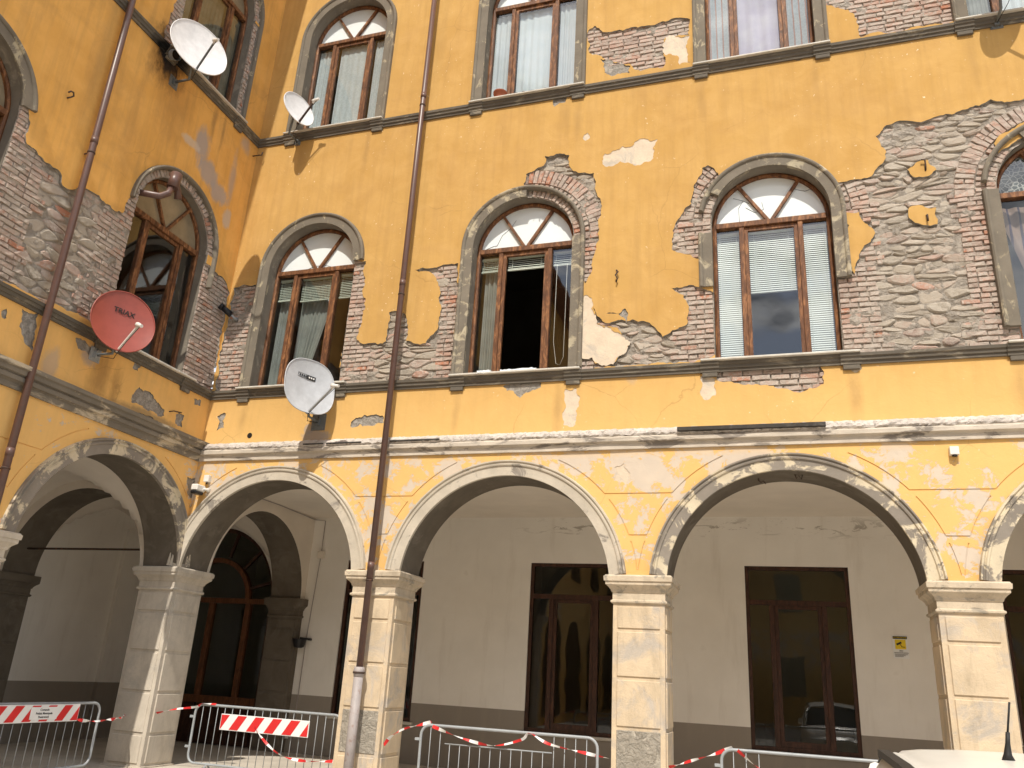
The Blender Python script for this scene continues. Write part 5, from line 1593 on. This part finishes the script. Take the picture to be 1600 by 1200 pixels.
tape('short tape from the corner pier up to the barrier with the plain board', [(0.02, 0.10, 0.86), (0.3, 0.15, 0.93), (0.62, 0.19, 0.98), (0.72, 0.2, 1.03), (0.95, 0.2, 1.035)], 5)
tape('tape drooping below the plain striped board to the pier with the downpipe', [(1.70, 0.12, 0.78), (1.95, 0.12, 0.58), (2.2, 0.12, 0.46), (2.55, 0.12, 0.42), (3.08, 0.10, 0.46)], 6)
tape('tape rising from the pier with the downpipe to the barrier on its right', [(3.80, -0.05, 0.72), (3.92, -0.10, 0.84), (4.15, -0.2, 0.95), (4.42, -0.30, 1.02), (4.55, -0.31, 1.06)], 8)
tape('tape swagged in front of the barrier left of the middle pier', [(4.58, -0.33, 1.01), (5.0, -0.34, 0.90), (5.4, -0.34, 0.85), (5.75, -0.33, 0.94), (5.85, -0.33, 1.02), (6.1, -0.34, 0.92), (6.5, -0.33, 0.86), (6.78, -0.1, 0.80)], 6)
tape('tape stretched from the middle pier to the barrier by the car', [(7.48, -0.06, 0.76), (7.75, -0.2, 0.86), (8.05, -0.33, 0.97), (8.22, -0.36, 1.05)], 8)
tape('tape hanging across the barrier by the car', [(8.28, -0.38, 1.02), (8.5, -0.40, 0.86), (8.8, -0.40, 0.74), (9.4, -0.40, 0.72)], 5)

# ================================================================== small things on the walls
t = thing('bullet_camera', 'black bullet camera on the bare masonry in the corner', 'security camera', (0.17, 0.02, 7.12))
obj('body', tb([(-0.02, -0.16, 0.10), (0.0, -0.12, 0.09), (0.07, -0.28 + 0.2, 0.0)], 0.042, 12) if False else tb([(-0.12, -0.24, 0.15), (0.02, -0.13, 0.03)], 0.052, 14), 'black_plastic', t)
obj('lens_hood', tb([(-0.135, -0.252, 0.162), (-0.10, -0.224, 0.132)], 0.06, 14), 'black_plastic', t)
obj('mount', tb([(0.02, -0.13, 0.03), (0.04, -0.06, 0.0), (0.04, 0.0, 0.0)], [0.018, 0.018, 0.04], 10), 'zinc', t)
t = thing('security_camera', 'white security camera with a black face below the cornice in the corner', 'security camera', (0.22, 0.0, 4.12))
obj('housing', bx((-0.075, -0.24, -0.015), (0.045, -0.03, 0.085), 0.015), 'white_plastic', t)
obj('lens_face', bx((-0.068, -0.250, -0.065), (0.04, -0.05, -0.012), 0.015), 'black_plastic', t)
obj('mount', tb([(0.05, -0.10, 0.03), (0.075, -0.05, 0.03), (0.075, 0, 0.03)], [0.02, 0.02, 0.045], 10), 'white_plastic', t)
t = thing('junction_box', 'small cream junction box above the white security camera', 'junction box', (0.26, 0.0, 4.33))
obj('cover', bx((-0.045, -0.07, -0.055), (0.05, 0.0, 0.055), 0.006), 'white_plastic', t); obj('gland', tb([(0.0, -0.03, -0.09), (0.0, -0.03, -0.05)], 0.012, 8), 'black_plastic', t)
t = thing('sensor_box', 'small pale box with a dark lens on the ochre spandrel at the right', 'sensor', (10.88, 0.0, 4.47))
obj('housing', bx((-0.05, -0.08, -0.045), (0.05, 0.0, 0.055), 0.005), 'white_plastic', t); obj('lens', tb([(0.0, -0.05, -0.065), (0.0, -0.05, -0.044)], 0.03, 10), 'black_plastic', t)

def hook(label, loc, pts, r=0.011):
    o = obj('iron_hook', tb(pts, r, 6), 'iron'); o.location = loc
    return tag(o, label, 'iron hook', 'old iron hooks in the facades')
hook('curled rusty iron hook on the shaded ochre wall, left of the downpipe', (0.0, -3.90, 8.67), [(-0.02, 0, 0), (0.06, 0, 0.0), (0.08, 0.02, 0.03), (0.10, -0.01, 0.06), (0.10, -0.05, 0.05), (0.08, -0.07, 0.02)], 0.012)
hook('iron hook sticking out in the inner corner below the upper moulding', (0.0, -0.10, 10.37), [(-0.02, 0, 0.0), (0.14, 0, 0.0), (0.19, 0, -0.01), (0.20, 0, 0.05)], 0.012)
hook('wavy iron hook alone in the middle of the ochre wall', (6.77, 0.0, 7.25), [(0, 0.02, 0.10), (0, -0.03, 0.09), (0.03, -0.05, 0.05), (-0.01, -0.05, 0.0), (0.02, -0.05, -0.06), (0, -0.04, -0.11)], 0.011)
hook('iron pin in the upper ochre island on the bare stonework', (10.97, 0.0, 8.50), [(0.02, 0.02, -0.1), (0.02, -0.03, -0.05), (0.02, -0.04, 0.06), (-0.03, -0.04, 0.07)], 0.011)
hook('iron stub in the lower ochre island on the bare stonework', (10.93, 0.0, 7.67), [(0.0, 0.02, 0.06), (0, -0.04, 0.04), (0, -0.04, -0.05)], 0.014)
hook('iron bar fixed below the red dish, pointing to the corner', (0.0, -0.75, 5.22), [(-0.02, -0.12, -0.03), (0.06, -0.08, -0.01), (0.05, 0.10, 0.02)], 0.009)
hook('rusty hook under the crown of the right arch', (8.62, 0.3, 4.29), [(0, 0, 0.02), (0, 0, -0.05), (0.03, 0, -0.08), (0.06, 0, -0.06), (0.09, 0, -0.10)], 0.008)
hook('small bent wire hook at the crown of the right arch', (9.12, 0.25, 4.31), [(-0.05, 0, 0.0), (-0.03, 0, -0.07), (0, 0, -0.03), (0.03, 0, -0.08), (0.05, 0, 0.0)], 0.007)
o = obj('drain_hole', tb([(0, 0.02, 0), (0, -0.004, 0)], 0.045, 14), 'hole'); o.location = (0.89, 0, 5.03); tag(o, 'round dark hole in the ochre wall left of the grey dish', 'hole')
t = thing('vent_pipe', 'short flue ring in a soot stain beside the large white dish', 'vent pipe', (0.08, -2.36, 10.70))
obj('collar', tb([(-0.09, -0.06, -0.02), (0.10, -0.10, -0.10)], 0.085, 18, caps=False), 'zinc', t); obj('flue', tb([(-0.08, -0.06, -0.02), (0.06, -0.09, -0.08)], 0.06, 14), 'hole', t)
# stove pipe in the lunette of the wing window
t = thing('stove_pipe', 'brown stove pipe elbow poking from the lunette of the shaded window', 'stove pipe', (0.0, -1.98, 8.27))
obj('elbow', tb([(-0.25, -0.35, -0.02), (0.05, -0.33, -0.10), (0.22, -0.22, -0.10), (0.27, -0.12, 0.0), (0.28, -0.08, 0.16)], 0.05, 12), 'pipe', t)
obj('cowl', tb([(0.28, -0.08, 0.12), (0.29, -0.06, 0.38)], 0.085, 14), 'pipe', t)
obj('side_branch', tb([(0.28, -0.05, 0.25), (0.22, 0.10, 0.20), (0.20, 0.16, 0.08)], [0.045, 0.05, 0.06], 12), 'pipe', t)

t = thing('flower_pot', 'terracotta flower pot on the sill of the top window with the tied curtain', 'flower pot', (4.74, -0.02, ZS + UP))
bm = B(); tube(bm, [(0, 0, 0.0), (0, 0, 0.10), (0, 0, 0.101), (0, 0, 0.13)], [0.075, 0.105, 0.118, 0.12], 20, caps=False); obj('pot', bm, 'terracotta', t)
obj('soil', tb([(0, 0, 0.002), (0, 0, 0.105)], 0.07, 16), 'hole', t)
def rag(label, loc, s):
    V = []; F = []; r = random.Random(int(s * 1000)); n = 8
    for j in range(n + 1):
        for i in range(n + 1):
            V.append(((i / n - 0.5) * s + r.uniform(-.01, .01), (j / n - 0.5) * 0.12 + r.uniform(-.01, .01), 0.015 + 0.025 * abs(sin(i * 1.3 + j)) - (0.05 if j < 2 else 0)))
    for j in range(n):
        for i in range(n):
            a = j * (n + 1) + i; F.append((a, a + 1, a + n + 2, a + n + 1))
    o = obj('cloth', (V, [], F), 'curtain_white', smooth=True); o.location = loc
    return tag(o, label, 'cloth')
rag('crumpled white cloth on the sill under the dark middle window', (4.83, -0.07, ZS), 0.20)
rag('strip of pale cloth lying along the sill of the dark middle window', (5.35, -0.05, ZS), 0.55)

# gallery things
t = thing('wall_lamp', 'black round wall lamp on the pilaster inside the gallery', 'lamp', (0.12, 3.52, 2.02))
obj('shade', tb([(0, 0, 0.075), (0, 0, 0.06), (0, 0, -0.06), (0, 0, -0.085)], [0.15, 0.135, 0.10, 0.06], 20), 'black_plastic', t)
obj('bracket', tb([(0.0, 0.0, 0.09), (0.12, 0.06, 0.085), (0.14, 0.18, 0.08)], 0.022, 8), 'black_plastic', t)
o = obj('surface_cable', tb([(0.02, 1.2, 4.40), (0.02, 2.4, 4.41), (0.02, 3.66, 4.38), (0.24, 3.685, 4.36), (0.24, 3.685, 3.72), (0.20, 3.685, 2.9), (0.16, 3.685, 2.1), (0.14, 3.685, 0.2)], 0.009, 6), 'pipe_grey'); tag(o, 'thin cable running down the gallery wall beside the pilaster', 'cable')
o = obj('cable_box', bx((0.18, 3.64, 3.62), (0.32, 3.70, 3.76), 0.008), 'ceiling'); tag(o, 'worn junction box on the cable in the gallery corner', 'junction box')
t = thing('video_surveillance_sign', 'white and yellow video surveillance notice on the gallery wall', 'sign', (10.40, 3.692, 2.24))
obj('sheet', bx((0, 0, 0), (0.22, 0.004, 0.34), 0.001), 'white', t)
obj('header', bx((0.01, -0.003, 0.285), (0.21, -0.0005, 0.325)), 'black', t)
text_obj('lettering', 'ATTENZIONE', 0.030, 'yellow', t, Vector((0.11, -0.0045, 0.305)), Matrix.Rotation(pi / 2, 3, 'X'))
obj('yellow_panel', bx((0.035, -0.003, 0.135), (0.185, -0.0005, 0.275)), 'yellow', t)
bm = B(); bar(bm, (0.055, -0.005, 0.20), (0.125, -0.005, 0.235), 0.028, 0.003); bar(bm, (0.12, -0.005, 0.17), (0.17, -0.005, 0.165), 0.008, 0.003); bar(bm, (0.10, -0.005, 0.215), (0.13, -0.005, 0.168), 0.008, 0.003); obj('camera_symbol', bm, 'black', t)
text_obj('lettering', 'AREA', 0.024, 'black', t, Vector((0.11, -0.0045, 0.110)), Matrix.Rotation(pi / 2, 3, 'X'))
text_obj('lettering', 'VIDEOSORVEGLIATA', 0.022, 'black', t, Vector((0.11, -0.0045, 0.080)), Matrix.Rotation(pi / 2, 3, 'X'))
bm = B()
for i, z in enumerate((0.055, 0.04, 0.025)): box(bm, (0.02, -0.003, z), (0.20 - 0.03 * i, -0.0005, z + 0.005))
obj('small_print', bm, 'black', t)
o = obj('wall_socket', bx((-0.03, 3.66, 0.35), (0.06, 3.70, 0.47), 0.01), 'white_plastic'); tag(o, 'small cream box low on the gallery wall behind the drooping tape', 'electrical box')
o = obj('tube_light', tb([(8.5, 6.0, 3.95), (9.6, 6.0, 3.95)], 0.03, 8), 'lit'); tag(o, 'lit fluorescent tube inside the room of the right arch', 'ceiling light')

# ================================================================== white car, only its roof in view
car = thing('parked_car', 'white hatchback whose roof, black roof rail and aerial show at the lower right', 'car', (9.86, -6.35, 0))
def car_loft(stations, mat, name, prof_n=10, flip=False):
    """stations: (y, [(half width, z) ...]) lofted, mirrored"""
    bm = B(); rings = []
    for y, pr in stations:
        ring = [bm.verts.new((-w, y, z)) for w, z in pr] + [bm.verts.new((w, y, z)) for w, z in pr[::-1]]
        rings.append(ring)
    for a, b in zip(rings, rings[1:]):
        for i in range(len(a) - 1):
            f = bm.faces.new((a[i], a[i + 1], b[i + 1], b[i])); f.smooth = True
    bm.faces.new(rings[0]); bm.faces.new(rings[-1][::-1])
    return obj(name, bm, mat, car)
def sec(w, zlo, zmid, wt, ztop):
    return [(w * 0.90, zlo), (w * 0.985, zlo + 0.12), (w, zmid - 0.15), (w * 0.985, zmid), (w * 0.955, zmid + 0.06), (wt, ztop), (wt * 0.6, ztop + 0.03), (0.001, ztop + 0.04)]
car_loft([(-1.75, sec(0.66, 0.35, 0.70, 0.45, 0.80)), (-1.62, sec(0.74, 0.22, 0.80, 0.66, 0.90)), (-1.2, sec(0.79, 0.20, 0.86, 0.70, 0.94)), (0.6, sec(0.81, 0.20, 0.88, 0.72, 0.94)), (1.1, sec(0.80, 0.20, 0.86, 0.70, 0.94)), (1.5, sec(0.78, 0.22, 0.78, 0.62, 0.86)), (1.75, sec(0.68, 0.30, 0.62, 0.45, 0.70)), (1.82, sec(0.60, 0.36, 0.55, 0.35, 0.60))], 'car_paint', 'body')
def gh(y, wb, zb, wt, zt, crown=0.035):
    return (y, [(wb, zb), (wb - (wb - wt) * 0.45, zb + (zt - zb) * 0.55), (wt + 0.07, zt - 0.085)])
# side glass band, then the painted cant rail and the crowned roof above it
GH = [(-1.45, 0.68, 0.93, 0.50, 1.30), (-1.2, 0.70, 0.93, 0.54, 1.38), (-0.6, 0.71, 0.93, 0.56, 1.42), (0.1, 0.71, 0.93, 0.56, 1.425), (0.55, 0.70, 0.93, 0.53, 1.405), (0.80, 0.69, 0.93, 0.50, 1.355)]
bm = B(); rings = []
for y, wb, zb_, wt_, zt in GH:
    rings.append([bm.verts.new((s * w, y, z)) for s in (-1, 1) for w, z in ((wb, zb_), (wb - (wb - wt_) * .4, zb_ + (zt - zb_) * .5), (wt_ + 0.085, zt - 0.12))])
for a, b in zip(rings, rings[1:]):
    for o_ in (0, 3):
        for i in range(2): f = bm.faces.new((a[o_ + i], a[o_ + i + 1], b[o_ + i + 1], b[o_ + i])); f.smooth = True
obj('side_windows', bm, 'black_plastic', car)
bm = B(); rings = []
for y, wb, zb_, wt_, zt in GH:
    h = [(wt_ + 0.088, zt - 0.125), (wt_ + 0.075, zt - 0.085), (wt_ + 0.045, zt - 0.04), (wt_ + 0.012, zt - 0.012), (wt_ - 0.02, zt), (wt_ * 0.93, zt - 0.004), (wt_ * 0.90, zt + 0.008), (wt_ * 0.75, zt + 0.020), (wt_ * 0.4, zt + 0.032), (0.0, zt + 0.036)]
    rings.append([bm.verts.new((-w, y, z)) for w, z in h] + [bm.verts.new((w, y, z)) for w, z in h[-2::-1]])
for a, b in zip(rings, rings[1:]):
    for i in range(len(a) - 1): f = bm.faces.new((a[i], a[i + 1], b[i + 1], b[i])); f.smooth = True
obj('roof', bm, 'car_paint', car)
# windscreen and rear screen
for nm, k, yb, zb_ in (('windscreen', -1, 1.22, 0.93), ('rear_screen', 0, -1.62, 0.95)):
    y, wb, z_, wt_, zt = GH[k]
    V = [(-wt_ - 0.05, y, zt - 0.03), (wt_ + 0.05, y, zt - 0.03), (0.66, yb, zb_), (-0.66, yb, zb_), (0, y + (0.03 if k else -0.03), zt + 0.02), (0, yb + (0.12 if k else -0.08), zb_)]
    obj(nm, (V, [], [(0, 4, 5, 3), (4, 1, 2, 5)]), 'black_plastic', car)
    bm = B()
    for s in (-1, 1): tube(bm, [(s * (wt_ + 0.075), y, zt - 0.05), (s * 0.69, yb, zb_ - 0.01)], 0.04, 8)
    obj('window_pillar', bm, 'car_paint', car)
for s in (-1, 1):
    pts = [(s * (wt_ + 0.035), y, zt - 0.008) for y, wb, zb_, wt_, zt in GH]
    pts = [(s * 0.535, -1.5, 1.26)] + pts + [(s * 0.56, 0.93, 1.285), (s * 0.60, 1.02, 1.20)]
    bm = B()
    for a, b in zip(pts, pts[1:]): bar(bm, a, b, 0.045, 0.028, up=(0, 0, 1))
    obj('roof_rail', bm, 'rubber', car)
    bm = B()
    for a, b in (((s * 0.655, -0.45, 0.93), (s * 0.60, -0.42, 1.32)), ((s * 0.66, 0.35, 0.93), (s * 0.60, 0.28, 1.32))): bar(bm, a, b, 0.07, 0.03, up=(s, 0, 0.2))
    obj('door_pillar', bm, 'car_paint', car)
    t_ = obj('mirror', bx((s * 0.80 - 0.06, 0.72, 0.92), (s * 0.80 + 0.10 * 0 + 0.06, 0.84, 1.05), 0.03), 'car_paint', car)
    for y in (-1.12, 1.12):
        bm = B(); tube(bm, [(s * 0.62, y, 0.29), (s * 0.80, y, 0.29)], 0.29, 24); w_ = obj('wheel', bm, 'rubber', car)
        bm = B(); tube(bm, [(s * 0.79, y, 0.29), (s * 0.812, y, 0.29)], 0.18, 16); obj('rim', bm, 'zinc', w_)
    obj('tail_light', bx((s * 0.62 - 0.07, -1.76, 0.60), (s * 0.62 + 0.07, -1.68, 0.80), 0.02), 'red', car)
    obj('headlight', bx((s * 0.55 - 0.10, 1.66, 0.52), (s * 0.55 + 0.10, 1.78, 0.66), 0.03), 'white_plastic', car)
bm = B(); tube(bm, [(-0.20, -0.38, 1.45), (-0.20, -0.38, 1.475), (-0.195, -0.38, 1.515), (-0.19, -0.38, 1.555)], [0.026, 0.015, 0.009, 0.008], 10); obj('aerial_base', bm, 'rubber', car)
obj('aerial', tb([(-0.19, -0.38, 1.555), (-0.17, -0.38, 1.665)], 0.004, 6), 'rubber', car)
print('objects', len(bpy.data.objects), 'tris', sum(len(o.data.polygons) for o in bpy.data.objects if o.type == 'MESH'))
